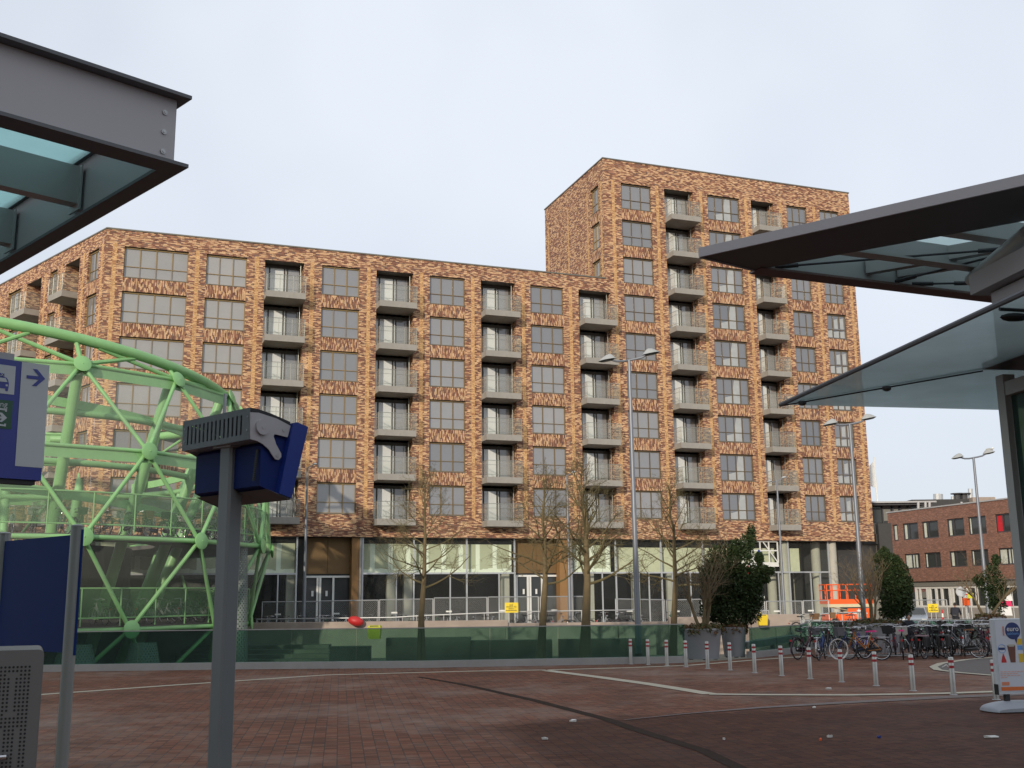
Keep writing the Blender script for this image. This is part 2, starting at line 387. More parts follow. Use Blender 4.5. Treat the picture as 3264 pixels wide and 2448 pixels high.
def paving():
    m, t, b, c2, tc = brickmat('clay_paving', .215, .105, [(0,(.135,.054,.034)),(.3,(.175,.070,.042)),(.55,(.205,.088,.052)),(.8,(.15,.075,.052))], (.062,.047,.040), .018, cluster=.35, rough=.8, coord='flat')
    ob = tc.outputs['Object']
    big = noise(t, .16, 5, ob, .6); fine = noise(t, 1.4, 6, ob, .7)
    st = ramp(t, math_(t, 'ADD', math_(t, 'MULTIPLY', big, .62), math_(t, 'MULTIPLY', fine, .38)), [(.47,(0,0,0)),(.62,(1,1,1))])
    c = mixc(t, math_(t, 'MULTIPLY', st, .52), c2, (.27,.215,.18))     # dried salt bloom
    dk = ramp(t, noise(t, .55, 5, ob), [(.35,(1,1,1)),(.5,(0,0,0))])
    c = mixc(t, math_(t, 'MULTIPLY', dk, .35), c, (.05,.033,.028))
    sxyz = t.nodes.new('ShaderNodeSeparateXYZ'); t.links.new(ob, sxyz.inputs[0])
    def half(p, q, w, flip):     # soft side of a line; canopy shade and wet brick painted in as darkening
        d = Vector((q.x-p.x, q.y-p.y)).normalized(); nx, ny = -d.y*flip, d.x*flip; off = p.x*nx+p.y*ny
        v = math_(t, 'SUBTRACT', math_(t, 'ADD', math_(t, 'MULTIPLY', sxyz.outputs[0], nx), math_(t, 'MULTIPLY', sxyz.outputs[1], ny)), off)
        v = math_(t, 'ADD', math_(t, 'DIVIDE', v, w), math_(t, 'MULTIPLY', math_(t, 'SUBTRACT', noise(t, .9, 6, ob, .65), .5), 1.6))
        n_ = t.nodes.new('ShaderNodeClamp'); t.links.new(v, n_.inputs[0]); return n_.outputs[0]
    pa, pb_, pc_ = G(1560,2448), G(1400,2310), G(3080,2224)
    shade_damp = math_(t, 'MULTIPLY', half(pa, pb_, 1.6, -1), half(pb_, pc_, .8, -1))
    c = mixc(t, math_(t, 'MULTIPLY', shade_damp, .86), c, mixc(t, 1.0, c2, (.36,.325,.31), 'MULTIPLY'))
    t.links.new(c, b.inputs['Base Color'])
    b.inputs['Specular IOR Level'].default_value = .12
    bn = t.nodes.new('ShaderNodeBump'); bn.inputs['Strength'].default_value = .5; bn.inputs['Distance'].default_value = .012
    t.links.new(noise(t, 9, 3, ob), bn.inputs['Height']); t.links.new(bn.outputs[0], b.inputs['Normal'])
    return m
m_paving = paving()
def darkpaving():
    m, t, b, c2, tc = brickmat('dark_paving', .215, .105, [(0,(.060,.038,.033)),(.35,(.075,.046,.039)),(.7,(.090,.054,.046))], (.04,.032,.029), .012, cluster=.4, rough=.8, coord='flat')
    return m
m_paving_dk = darkpaving()
m_asphalt = pm('asphalt', (.07,.066,.062), .9, var=.25, scale=2)
m_pitfloor = pm('pit_concrete', (.135,.13,.105), .9, var=.75, scale=.7)

# ================================================================ GROUND
def poly_fill(loops, z, name, mat):
    bm = bmesh.new(); edges = []
    for lp in loops:
        vs = [bm.verts.new((p[0], p[1], z)) for p in lp]
        edges += [bm.edges.new((vs[i], vs[(i+1)%len(vs)])) for i in range(len(vs))]
    bmesh.ops.triangle_fill(bm, use_beauty=True, use_dissolve=False, edges=edges)
    for f in bm.faces:
        if f.normal.z < 0: f.normal_flip()
    me = bpy.data.meshes.new(name); bm.to_mesh(me); bm.free(); me.materials.append(mat)
    o = bpy.data.objects.new(name, me); S.collection.objects.link(o); return struct(o)
b0 = G(146,2142); b1 = G(716,2134); b2 = G(1341,2129); b3 = G(1999,2117)
bline = [Vector((-46,39.2,0)), b0, b1, b2, b3, G(2190,2113), Vector((9.3,42.9,0)), Vector((12.2,46.3,0)), Vector((13.6,50.2,0)), Vector((19,50.4,0)), Vector((30,52.2,0))]
pit = [(p.x, p.y) for p in bline]+[(30,62.6),(-46,62.6)]
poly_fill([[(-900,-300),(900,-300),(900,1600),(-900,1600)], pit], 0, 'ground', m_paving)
mb = MB(); mb.add([(-46,38,-1.6),(30,38,-1.6),(30,63,-1.6),(-46,63,-1.6)], [(0,1,2,3)])
struct(mb.build('pit_floor', m_pitfloor))
mb = MB()
for i in range(len(pit)):
    a = pit[i]; c = pit[(i+1)%len(pit)]
    mb.add([(a[0],a[1],-1.6),(c[0],c[1],-1.6),(c[0],c[1],-.004),(a[0],a[1],-.004)], [(0,1,2,3)])
struct(mb.build('pit_wall', m_pitfloor))
# terraces, planted slab and steps in the pit
mb = MB(); mb.box((-8.5,43.5,-1.6),(12,57.5,-.62)); struct(mb.build('pit_terrace', m_pitfloor))
mb = MB()
for k in range(8): mb.box((-18+.0*k,61.2-.95*(k+1),-1.6),(-8.6-.28*k if False else -10.2+.32*k,61.2-.95*k,-.03-.2*k))
struct(mb.build('pit_steps', m_pitfloor))
# pavement in front of the apartment block
mb = MB(); mb.hexa([(-46,63.2,-.2),(24,63.2,-.2),(40,90,-.2),(-60,100,-.2),(-46,63.2,.3),(24,63.2,.3),(40,90,.3),(-60,100,.3)])
struct(mb.build('pavement', m_kerb))
# asphalt road further right
mb = MB(); mb.add([(18,64,.31),(120,64,.004),(120,150,.004),(34,100,.31)], [(0,1,2,3)])
mb = MB(); mb.add([(25.5,66,.006),(160,58,.006),(160,96,.006),(42,92,.006)], [(0,1,2,3)]); struct(mb.build('road', m_asphalt))
def strip(name, pix, w, mat, z=.008, ws=None):
    p = [G(*q) for q in pix]; L = []; Rr = []
    for i, q in enumerate(p):
        d = (p[min(i+1,len(p)-1)]-p[max(i-1,0)]).normalized(); n = Vector((-d.y, d.x, 0)); ww = w if ws is None else ws[i]
        L.append(q+n*ww/2+Vector((0,0,z))); Rr.append(q-n*ww/2+Vector((0,0,z)))
    m = MB(); k = len(p)
    m.add(L+Rr, [(i,i+1,k+i+1,k+i) for i in range(k-1)]); return struct(m.build(name, mat))
strip('line_marking', [(-200,2240),(140,2214),(560,2184),(1040,2152),(1500,2140),(1740,2136)], .30, m_line)
strip('line_marking', [(1745,2136),(2000,2129),(2200,2121),(2420,2103),(2560,2093)], .30, m_line)
strip('line_marking', [(1742,2138),(1900,2158),(2060,2180),(2180,2199),(2262,2213)], .42, m_line, .012)
strip('line_marking', [(2262,2214),(2420,2216),(2700,2217),(3000,2212),(3200,2205),(3400,2196)], .36, m_line, .016)
m_drain = pm('drain_channel', (.038,.027,.021), .95, var=.4, scale=5, spec=.08)
strip('drain_channel', [(1335,2158),(1480,2183),(1700,2232),(1930,2292),(2040,2330),(2240,2392),(2400,2470)], .25, m_drain, .006, ws=[.16,.22,.25,.25,.26,.24,.24])
strip('paving_seam', [(1990,2296),(2200,2275),(2420,2257),(2700,2240),(3000,2224),(3250,2214)], .30, pm('worn_seam', (.15,.12,.11), .9), .012, ws=[.06,.1,.25,.4,.5,.5])
# curved kerb island on the right
isl = [(3400,2092),(3200,2094),(3080,2104),(3000,2116),(2975,2127),(2990,2137),(3060,2146),(3180,2156),(3400,2170)]
ip = [G(*q) for q in isl]
mb = MB(); mb.prism([Vector((p.x,p.y,.004)) for p in ip], (0,0,.012)); struct(mb.build('traffic_island', pm('island_paving', (.11,.095,.085), .9)))
strip('kerb', isl, .26, m_line, .022)

# unseen building added behind the camera, distance and height set to shade the square
mb = MB(); mb.box((-95,-84,0),(45,-66,38.4)); mb.box((-95.3,-84.3,38.4),(45.3,-65.7,38.9)); struct(mb.build('building', m_conc_lt))

# ================================================================ APARTMENT BLOCK
PSI = .3572; FO = Vector((0,75.739,0)); FU = Vector((math.cos(PSI),math.sin(PSI),0)); FN = Vector((-math.sin(PSI),math.cos(PSI),0))
apt = thing('apartment_building', 'large multicoloured brick apartment block with balconies and a taller right end', 'building', FO, PSI)
SL, SR, ST = -27.85, 30.8, 7.75; ZB, ZL, ZT = 6.45, 26.1, 35.85
H = 3.0; HEAD = lambda r: 34.04-H*r; WH = 2.05
wcol = {'A':(-26.72,4.0,4),'B':(-21.58,2.64,3),'D':(-13.88,2.64,3),'F':(-6.17,2.64,3),'H':(1.53,2.64,3),'J':(9.24,2.64,3),'L':(16.95,3.0,4),'N':(24.45,2.0,3),'O':(27.72,1.95,3)}
bcol = {'C':(-17.75,2.65),'E':(-10.05,2.68),'G':(-2.33,2.67),'I':(5.42,2.67),'K':(13.04,2.62),'M':(21.02,2.18)}
tower = set('JLNOKM')
def rows(k): return range(0,9) if k in tower else range(3,9)
strips = [-27.3,-22.15,-18.28,-14.55,-10.6,-6.78,-2.95,.95,4.75,8.55,12.4,16.35,20.5,23.85,27.15,30.35]
def grid(mb, xs, zs, op, mat, y=0., flip=False):
    xs = sorted(set(round(x,4) for x in xs)); zs = sorted(set(round(z,4) for z in zs))
    idx = {}
    vs = []; fs = {}
    def vi(i,j):
        if (i,j) not in idx: idx[(i,j)] = len(vs); vs.append((xs[i],y,zs[j]))
        return idx[(i,j)]
    for i in range(len(xs)-1):
        for j in range(len(zs)-1):
            xc = (xs[i]+xs[i+1])/2; zc = (zs[j]+zs[j+1])/2
            k = mat(xc,zc)
            if k is None: continue
            fs.setdefault(k,[]).append((vi(i,j),vi(i+1,j),vi(i+1,j+1),vi(i,j+1)))
    for k, f in fs.items():
        b = len(mb.v)
        mb.v += vs; mb.f += [tuple(b+q for q in g) for g in f]; mb.m += [k]*len(f)
def reveal(mb, a, b, c, d, dep, mi=0, bottom=True):
    mb.add([(a,0,c),(a,dep,c),(a,dep,d),(a,0,d)], [(0,1,2,3)], mi); mb.add([(b,0,c),(b,dep,c),(b,dep,d),(b,0,d)], [(3,2,1,0)], mi)
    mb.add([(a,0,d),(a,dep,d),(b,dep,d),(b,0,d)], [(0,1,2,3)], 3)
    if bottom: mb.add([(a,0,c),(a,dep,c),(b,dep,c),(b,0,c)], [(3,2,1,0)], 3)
wins = []; bals = []
for k,(s,w,n) in wcol.items():
    for r in rows(k): wins.append((s,s+w,HEAD(r)-WH,HEAD(r),n,k,r))
for k,(s,w) in bcol.items():
    for r in rows(k): bals.append((s,s+w,HEAD(r)-2.43,HEAD(r),k,r))
slots = [(s,s+w,HEAD(8)-2.43,HEAD(0 if k in tower else 3)) for k,(s,w) in bcol.items()]
def infill(xc,zc):
    if xc < ST and zc > ZL: return None
    for a,b,c,d in slots:
        if a < xc < b and c < zc < d: return None
    for a,b,c,d,n,k,r in wins:
        if a < xc < b and c < zc < d: return None
    for k,(s,w,n) in wcol.items():
        if s < xc < s+w and HEAD(8)-WH < zc < HEAD(0 if k in tower else 3): return 1
    for q in strips:
        top = HEAD(0)-.0 if q > ST else HEAD(3)
        if abs(xc-q) < .13 and ZB+1.35 < zc < top+.15: return 2
    return 0
xs = [SL,ST,SR]; zs = [ZB,ZB+1.35,ZL,ZT,HEAD(0)+.15,HEAD(3)+.15]
for a,b,c,d,n,k,r in wins: xs += [a,b]; zs += [c,d]
for a,b,c,d in slots: xs += [a,b]; zs += [c,d]
for q in strips: xs += [q-.13,q+.13]
wl = MB(); grid(wl, xs, zs, None, infill)
for a,b,c,d,n,k,r in wins: reveal(wl, a,b,c,d,.24)
for a,b,c,d in slots: reveal(wl, a,b,c,d,1.08)
# tower left flank (faces -x) with three windows, right flank, roofs and back
TD = 12.0
fl = [(.95,2.45,HEAD(r)-WH,HEAD(r)) for r in range(3)]
def flank(xc,zc):
    for a,b,c,d in fl:
        if a < xc < b and c < zc < d: return None
    if .95 < xc < 2.45 and fl[2][2] < zc < HEAD(0): return 1
    for q in (.55,3.1,7.0,11.3):
        if abs(xc-q) < .13 and zc < HEAD(0)+.15: return 2
    return 0
fm = MB(); grid(fm, [0,TD]+[v for q in (.55,3.1,7.0,11.3) for v in (q-.13,q+.13)]+[.95,2.45], [ZL-.0,ZT,HEAD(0)+.15]+[v for q in fl for v in q[2:]], None, flank)
for a,b,c,d in fl:
    c = max(c, ZL)
    reveal(fm, a,b,c,d,.24)
for v, f, mi in [(fm.v, fm.f, fm.m)]:
    b = len(wl.v); wl.v += [(ST+q[1], q[0], q[2]) for q in v]; wl.f += [tuple(b+i for i in g) for g in f]; wl.m += mi
wl.add([(SR,0,ZB),(SR,TD,ZB),(SR,TD,ZT),(SR,0,ZT)], [(0,1,2,3)])
wl.add([(ST,TD,ZB),(SR,TD,ZB),(SR,TD,ZT),(ST,TD,ZT)], [(0,1,2,3)])
wl.add([(SL,TD,ZB),(ST,TD,ZB),(ST,TD,ZL),(SL,TD,ZL)], [(0,1,2,3)])
wl.add([(SL,0,ZB),(SR,0,ZB),(SR,TD,ZB),(SL,TD,ZB)], [(0,1,2,3)], 3)
wall = wl.build('wall', [m_brick, m_soldier, m_strip, m_soffit], apt)
mb = MB(); mb.box((SL-.02,-.05,ZL),(ST-.003,TD,ZL+.09)); mb.box((ST-.06,-.05,ZT),(SR+.06,TD+.05,ZT+.09)); mb.build('roof', m_coping, apt)
# windows: one frame and one pane per opening
def winmesh(w, h, n, fr=.055, depth=.09, tz=.36):
    f = MB(); y0, y1 = .15, .15+depth
    f.box((0,y0,0),(fr,y1,h)); f.box((w-fr,y0,0),(w,y1,h)); f.box((fr,y0,0),(w-fr,y1,fr)); f.box((fr,y0,h-fr*2.1),(w-fr,y1,h))
    for k in range(1,n): x = w*k/n; f.box((x-fr/2,y0+.004,fr),(x+fr/2,y1,h-fr*2.1))
    for k in range(n):
        x0 = w*k/n+(fr if k == 0 else fr/2); x1 = w*(k+1)/n-(fr if k == n-1 else fr/2)
        f.box((x0,y0+.008,h*tz-fr*.4),(x1,y1,h*tz+fr*.4))
    f.box((-.02,-.03,-.05),(w+.02,.2,-.003), 1)
    p = MB(); p.add([(fr*.5,.21,fr*.5),(w-fr*.5,.21,fr*.5),(w-fr*.5,.21,h-fr*.5),(fr*.5,.21,h-fr*.5)], [(0,1,2,3)])
    return f, p
wcache = {}
def put_window(parent, x, z, w, n, h=WH, frame=m_frame, pane=m_pane, y=0., rz=0., key=None):
    k = (round(w,3), n, h, frame.name, pane.name)
    if k not in wcache:
        f, p = winmesh(w, h, n)
        fo = f.build('window', [frame, m_coping], parent); po = p.build('pane', pane, fo); wcache[k] = fo
    else:
        fo = wcache[k].copy(); S.collection.objects.link(fo); fo.parent = parent
        po = wcache[k].children[0].copy(); S.collection.objects.link(po); po.parent = fo
    fo.location = (x, y, z); fo.rotation_euler = (0,0,rz); return fo
for a,b,c,d,n,k,r in wins:
    put_window(apt, a, c, b-a, n, frame=m_frame if k in 'ABD' else m_frame_mid if k in 'FH' else m_frame_tower, pane=m_pane_pale if k in 'AB' and r < 7 else m_pane_tower if k in 'LNO' else m_pane)
for a,b,c,d,n,k,r in wins:
    if k == 'L':
        mb = MB(); w_ = b-a; mb.add([(a+w_*.53,.203,c+.07),(a+w_*.73,.203,c+.07),(a+w_*.73,.203,d-.12),(a+w_*.58,.203,d-.12),(a+w_*.53,.203,d-.75)], [(0,1,2,3,4)]); mb.add([(a+w_*.28,.203,c+.07),(a+w_*.49,.203,c+.07),(a+w_*.49,.203,c+.66),(a+w_*.28,.203,c+.5)], [(0,1,2,3)]); mb.build('blind_or_reflection', m_blind_reflection, apt)
    if k == 'O' and r > 2:  # sky reflections on these panes, painted as bright shapes
        mb = MB(); w_ = b-a
        for x0,x1,z0,z1 in ((.08,.30,.1,.62),(.37,.63,.1,.55),(.70,.92,.1,.6),(.42,.6,.85,1.6),(.72,.9,.85,1.7)): mb.add([(a+w_*x0,.203,c+z0),(a+w_*x1,.203,c+z0),(a+w_*x1,.203,c+z1+.1),(a+w_*x0,.203,c+z1)], [(0,1,2,3)])
        mb.build('blind_or_reflection', m_blind_reflection, apt)
for a,b,c,d in fl: put_window(apt, ST, max(c,ZL), b-a, 3, h=min(WH,d-max(c,ZL)), y=b, rz=-math.pi/2)
# balconies: slab, glass railing, handrail, and the glazed door wall at the back of the recess
def balcony(parent, x, w, zt, mirror=False, wall_dep=1.5):
    key = ('bal', round(w,3))
    if key not in wcache:
        b = MB(); b.box((-.02+.03,-1.05,-.42),(w-.01,-.003,0)); b.box((.003,0,-.42),(w-.003,1.04,-.01)); o = b.build('balcony', m_conc, parent)
        g = MB(); t = .012
        [g.add([(*p,.03),(*q,.03),(*q,1.12),(*p,1.12)], [(0,1,2,3)]) for p,q in (((.04,-1.02),(w-.04,-1.02)),((.025,-1.0),(.025,-.02)),((w-.035,-1.0),(w-.035,-.02)))]; g.build('railing_glass', m_railglass, o)
        h = MB()
        for z in (1.15,.84,.16): h.tube([(.03,-.02,z),(.03,-1.04,z),(w-.03,-1.04,z),(w-.03,-.02,z)], .022 if z > 1 else .013, 6)
        for q in (.03,w*.34,w*.67,w-.03): h.frustum((q,-1.04,0),(q,-1.04,1.15),.018,.018,6)
        h.build('handrail', m_rail, o)
        d = MB(); hh = 2.41; y = .95
        ks = [0,.16,.54,.62,.96] if True else []
        d.box((0,y,0),(w,y+.08,.1)); d.box((0,y,hh-.22),(w,y+.08,hh))
        for q in (.0,.15,.53,.60,.93): d.box((w*q,y-.004,.1),(w*q+.09,y+.08,hh-.22))
        dr = d.build('balcony_door', m_frame_dk, o)
        p = MB(); p.add([(0,y+.05,.05),(w*.62,y+.05,.05),(w*.62,y+.05,hh-.1),(0,y+.05,hh-.1)], [(0,1,2,3)]); p.build('pane', m_pane_door, dr)
        p = MB(); p.add([(w*.62,y+.05,.05),(w,y+.05,.05),(w,y+.05,hh-.1),(w*.62,y+.05,hh-.1)], [(0,1,2,3)]); p.build('pane', m_pane, dr)
        q = MB(); q.frustum((w*.93,.35,0),(w*.93,.35,2.43),.03,.03,8); q.build('drainpipe', m_rail, o)
        wcache[key] = o
    else: o = dup(wcache[key], parent)
    o.location = (x, 0, zt); return o
for a,b,c,d,k,r in bals: balcony(apt, a, b-a, c)
# ---- ground floor glazing (set back .45 m); positions read as facade metres
def fx(px, py=1780, off=.45): 
    p = PL(px, py, FO+FN*off, FN); return (p-FO).dot(FU)
GY = .45; TZ = 4.05; GT = ZB-.02
upright_full = [fx(q) for q in (946,1156,1319,1487.5,1640,1822,1962,2107,2240,2513,2641)]
upright_low = [fx(q) for q in (888,1264,1435,1590,1918,2066,2141,2198,2478,2580,2610)]
mb = MB()
for q in upright_full: mb.box((q-.05,GY-.05,.3),(q+.05,GY+.06,GT))
for q in upright_low: mb.box((q-.04,GY-.04,.3),(q+.04,GY+.05,TZ-.05))
segs = [(-27.5,fx(946)),(fx(1156),fx(1640)),(fx(1822),fx(2641))]
for a,b in segs: mb.box((a,GY-.058,TZ-.05),(b,GY+.05,TZ+.06)); mb.box((a,GY-.058,.3),(b,GY+.05,.42))
mb.build('shopfront_frame', m_alu, apt)
for a,b in segs:
    p = MB(); p.add([(a,GY+.02,.32),(b,GY+.02,.32),(b,GY+.02,GT),(a,GY+.02,GT)], [(0,1,2,3)]); p.build('shop_window', m_shopglass, apt)
p = MB()
for a,b in segs[:2]: p.box((a+.1,GY+.5,TZ+.05),(b-.05,GY+.62,6.05))
p.box((fx(1822)+.1,GY+.5,TZ+.05),(fx(1955),GY+.62,6.05)); p.build('partition', m_plaster, apt)
p = MB()
p.box((fx(1970),GY+.5,TZ+.05),(fx(2480),GY+.62,5.9)); p.box((fx(2518),GY+.5,TZ+.05),(fx(2560),GY+.62,5.9)); p.build('partition', m_plain_board, apt)
# entrances with brown boards over double doors
for (a,b,c,d) in ((975,1119,1142,1155),(1650,1779,1807,1822)):
    x0,x1,x2,x3 = fx(a),fx(b),fx(c),fx(d)
    mb = MB(); mb.box((x0,GY+.35,TZ),((x0+x1)/2-.01,GY+.45,GT-.01)); mb.box(((x0+x1)/2+.01,GY+.35,TZ),(x1,GY+.45,GT-.01)); en = mb.build('entrance_panel', m_timber, apt)
    mb = MB(); mb.box((x1+.02,GY-.2,.3),(x2,GY+.5,GT-.01)); mb.build('timber_post', m_timber_lt, en)
    mb = MB(); mb.box((x2+.02,GY-.25,.3),(x3-.1,GY+.3,GT-.01)); mb.build('jamb', m_conc, en)
    mb = MB()
    for q in (.0,.27,.33,.62): mb.box((x0+(x1-x0)*q,GY+.37,.3),(x0+(x1-x0)*q+.13,GY+.47,TZ-.25))
    mb.box((x0,GY+.368,TZ-.25),(x1,GY+.47,TZ-.12)); mb.build('door_frame', m_white, en)
    mb = MB()
    for q in (.16,.47): mb.box((x0+(x1-x0)*q,GY+.36,2.6),(x0+(x1-x0)*q+.14,GY+.375,2.95))
    mb.build('notice', m_white, en)
    mb = MB(); mb.box((x0+.02,GY+.5,.32),(x1,GY+.52,TZ)); mb.build('door_glass', m_pane_dark, en)
mb = MB(); mb.box((fx(951),GY-.02,.3),(fx(972),GY+.35,GT-.01)); mb.build('downpipe_casing', m_dark, apt)
# interior: dark back, concrete columns
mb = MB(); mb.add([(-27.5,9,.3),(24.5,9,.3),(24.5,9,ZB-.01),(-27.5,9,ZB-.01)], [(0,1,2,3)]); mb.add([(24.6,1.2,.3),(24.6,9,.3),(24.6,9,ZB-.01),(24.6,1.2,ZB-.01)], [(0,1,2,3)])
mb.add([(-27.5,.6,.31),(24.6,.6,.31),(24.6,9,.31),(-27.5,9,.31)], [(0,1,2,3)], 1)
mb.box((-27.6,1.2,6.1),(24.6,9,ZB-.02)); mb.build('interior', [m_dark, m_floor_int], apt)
mb = MB()
for q in (934,1256,1310,1622,1766,1893,2040,2150): 
    x = fx(q); mb.box((x-.28,GY+.7,.3),(x+.28,GY+1.06,5.7))
mb.build('column', m_conc_lt, apt)
for q,y in ((2456,2.2),(2497,.85),(2537,2.4),(2600,1.6)):
    x = fx(q,off=.45+y-.45); mb = MB(); mb.frustum((x,y,.3),(x,y,GT-.01),.36,.36,18); mb.build('column', m_conc_lt, apt, smooth=True)
x = fx(2659); mb = MB(); mb.frustum((x,.7,.0),(x,.7,GT-.01),.36,.36,20); mb.build('column', m_conc_lt, apt, smooth=True)
# stepped gutter box on the underside to the right
mb = MB(); mb.box((26.2,1.6,0),(30.2,8.5,ZB-.01)); mb.build('service_core', m_wall_dk, apt)
mb = MB(); 
for z0,z1 in ((4.9,5.9),(3.2,4.6),(.6,2.9)): mb.box((26.0,1.45,z0),(26.5,1.597,z1))
mb.build('notice', m_white, apt)

# ---- left wing, turning back from the corner
WU = Vector((.7167,-.6974,0)); WN = Vector((.6974,.7167,0)); WO = FO+FU*SL
wpsi = math.atan2(WU.y, WU.x)
wing = thing('apartment_building', 'receding left wing of the multicoloured brick block with stepped balconies', 'building', WO, wpsi)
def wx(px, py): p = PL(px, py, WO, WN); return (p-WO).dot(WU)
wq = [('w',wx(283,800),wx(317,790)),('b',wx(210,842),wx(255,825)),('w',wx(160,872),wx(184,860)),('b',wx(88,905),wx(133,890)),('w',wx(27,940),wx(66,925))]
last = wq[-1][1]; per = wq[2][1]-wq[4][1]
for k in range(1,4): wq += [('b',last-per*k+1.6,last-per*k+4.2),('w',last-per*k-1.2,last-per*k+.3)]
WL = wq[-1][1]-2
wm = MB()
wwin = [(a,b,HEAD(r)-WH,HEAD(r)) for t,a,b in wq if t == 'w' for r in range(3,9)]
wslot = [(a,b,HEAD(8)-2.43,HEAD(3)) for t,a,b in wq if t == 'b']
wst = sorted([(wq[i][1]+wq[i+1][2])/2 for i in range(len(wq)-1)]+[-.45])
def winf(xc,zc):
    for a,b,c,d in wslot+wwin:
        if a < xc < b and c < zc < d: return None
    for t,a,b in wq:
        if t == 'w' and a < xc < b and HEAD(8)-WH < zc < HEAD(3): return 1
    for q in wst:
        if abs(xc-q) < .13 and ZB+1.35 < zc < HEAD(3)+.15: return 2
    return 0
xs = [WL,-.02]; zs = [ZB,ZB+1.35,ZL,HEAD(3)+.15]
for a,b,c,d in wslot+wwin: xs += [a,b]; zs += [c,d]
for q in wst: xs += [q-.13,q+.13]
grid(wm, xs, zs, None, winf)
for a,b,c,d in wwin: reveal(wm, a,b,c,d,.24)
for a,b,c,d in wslot: reveal(wm, a,b,c,d,1.08)
wm.add([(WL,0,ZB),(WL,13,ZB),(WL,13,ZL),(WL,0,ZL)], [(0,1,2,3)]); wm.add([(WL,0,ZB),(-.02,0,ZB),(-.02,13,ZB),(WL,13,ZB)], [(0,1,2,3)], 3)
wm.build('wall', [m_brick, m_soldier, m_strip, m_soffit], wing)
mb = MB(); mb.hexa([(WL,-.05,ZL-.002),(-.01,-.05,ZL-.002),(-.01,13,ZL-.002),(WL,13,ZL-.002),(WL,-.05,ZL+.085),(-.01,-.05,ZL+.085),(-.01,13,ZL+.085),(WL,13,ZL+.085)]); mb.build('roof', m_coping, wing)
for a,b,c,d in wwin: put_window(wing, a, c, b-a, 2 if b-a < 1.9 else 3)
for t,a,b in wq:
    if t == 'b':
        for r in range(3,9): balcony(wing, a, b-a, HEAD(r)-2.43)
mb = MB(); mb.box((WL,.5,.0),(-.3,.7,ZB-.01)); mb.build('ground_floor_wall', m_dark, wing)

# ================================================================ SPIRAL BICYCLE PARKING (green steel)
def uvgrid(name, P, ni, nj, cell, mat, parent, world=True):
    mb = MB(); mb.v = [P(i/ni, j/nj) for j in range(nj+1) for i in range(ni+1)]
    w = ni+1
    mb.f = [(j*w+i, j*w+i+1, (j+1)*w+i+1, (j+1)*w+i) for j in range(nj) for i in range(ni)]; mb.m = [0]*len(mb.f)
    ul = sum((Vector(mb.v[i+1])-Vector(mb.v[i])).length for i in range(ni)); vl = sum((Vector(mb.v[(j+1)*w])-Vector(mb.v[j*w])).length for j in range(nj))
    o = mb.build(name, mat, parent, world); me = o.data; uv = me.uv_layers.new(name='UV')
    for p in me.polygons:
        for li in p.loop_indices:
            vi = me.loops[li].vertex_index; i, j = vi % w, vi//w
            uv.data[li].uv = (i/ni*ul/cell, j/nj*vl/cell)
    return o
DX, DY = -26.9, 57.
PRZ = [-4,-1,1,3.5,6,10,13,15]; PRR = [9.8,11.6,12.7,13.6,13.9,13.3,11.9,9.5]
prof = lambda z: float(np.interp(z, PRZ, PRR))
def dp(th, z, sh=0., rr=None):
    r = (prof(z) if rr is None else rr)+sh; t = R(th); return Vector((DX+r*math.sin(t), DY-r*math.cos(t), z))
dome = thing('bicycle_parking', 'round green steel lattice bicycle parking with spiral decks and netting', 'bicycle parking', (DX,DY,-1.6))
rings = [(13.05,38,.095),(9.1,50,.095),(5.15,38,.115),(1.2,50,.105),(-1.6,38,.1)]
for q,(z,t0,r) in enumerate(rings):
    mb = MB(); n = 15
    for k in range(n):
        a, b = dp(t0+24*k, z), dp(t0+24*(k+1), z); mb.frustum(a, b, r, r, 10)
        if q < 2:   # flat plate hanging under the upper rings
            mb.hexa([a+Vector((0,0,-.52)),b+Vector((0,0,-.52)),b*1+Vector((.03,.03,-.52)),a+Vector((.03,.03,-.52)),a,b,b+Vector((.03,.03,0)),a+Vector((.03,.03,0))])
    mb.build('ring_beam', m_green, dome, True, True)
    if q < 4:
        mb = MB(); z2, t2, _ = rings[q+1]
        for k in range(n):
            a = dp(t0+24*k, z); mb.frustum(a, dp(t0+24*k+12, z2), .095, .095, 9); mb.frustum(a, dp(t0+24*k-12, z2), .095, .095, 9)
        mb.build('diagonal_strut', m_green, dome, True, True)
        for k in range(-1, 5):
            a = dp(t0+24*k, z); nrm = (a-Vector((DX,DY,z+.0))).normalized(); rot = Vector((0,0,1)).rotation_difference((nrm+Vector((0,0,.35 if q == 0 else .05))).normalized()).to_matrix()
            mb = MB(); mb.lathe([(.10,-.06),(.36,-.02),(.40,.02),(.40,.045),(.33,.075),(.05,.10)], 24); mb.v = [tuple(a+nrm*.13+rot@Vector(v)) for v in mb.v]; mb.frustum(a-nrm*.12,a+nrm*.13,.17,.17,12); mb.ell(a+nrm*.235, (.04,.04,.02), 8, 6, 0, rot); mb.build('node_disc', m_green, dome, True, True)
def rimp(th):
    z = 14.75-(th-18)/74*1.75 if th < 92 else 13.0-.3*math.sin(R(min(180,th)-92))
    return dp(th, z, 0, 11.55)
mb = MB(); mb.tube([rimp(t) for t in range(-40,200,6)], .25, 14); mb.build('rim_tube', m_green, dome, True, True)
mb = MB()
for k in range(-1,5):
    n0 = dp(38+24*k, 13.05)
    for dt in (-20,-1,13):
        p = rimp(38+24*k+dt)-Vector((0,0,.22)); mb.frustum(p, n0, .09 if dt != -1 else .11, .11, 8)
mb.build('rim_strut', m_green, dome, True, True)
mb = MB()
for k in range(15):
    t = 14+24*k; mb.frustum(dp(t,13.0,0,11.4), dp(t,-1.6,0,6.4), .25, .30, 12)
mb.build('inclined_column', m_green, dome, True, True)
mb = MB()
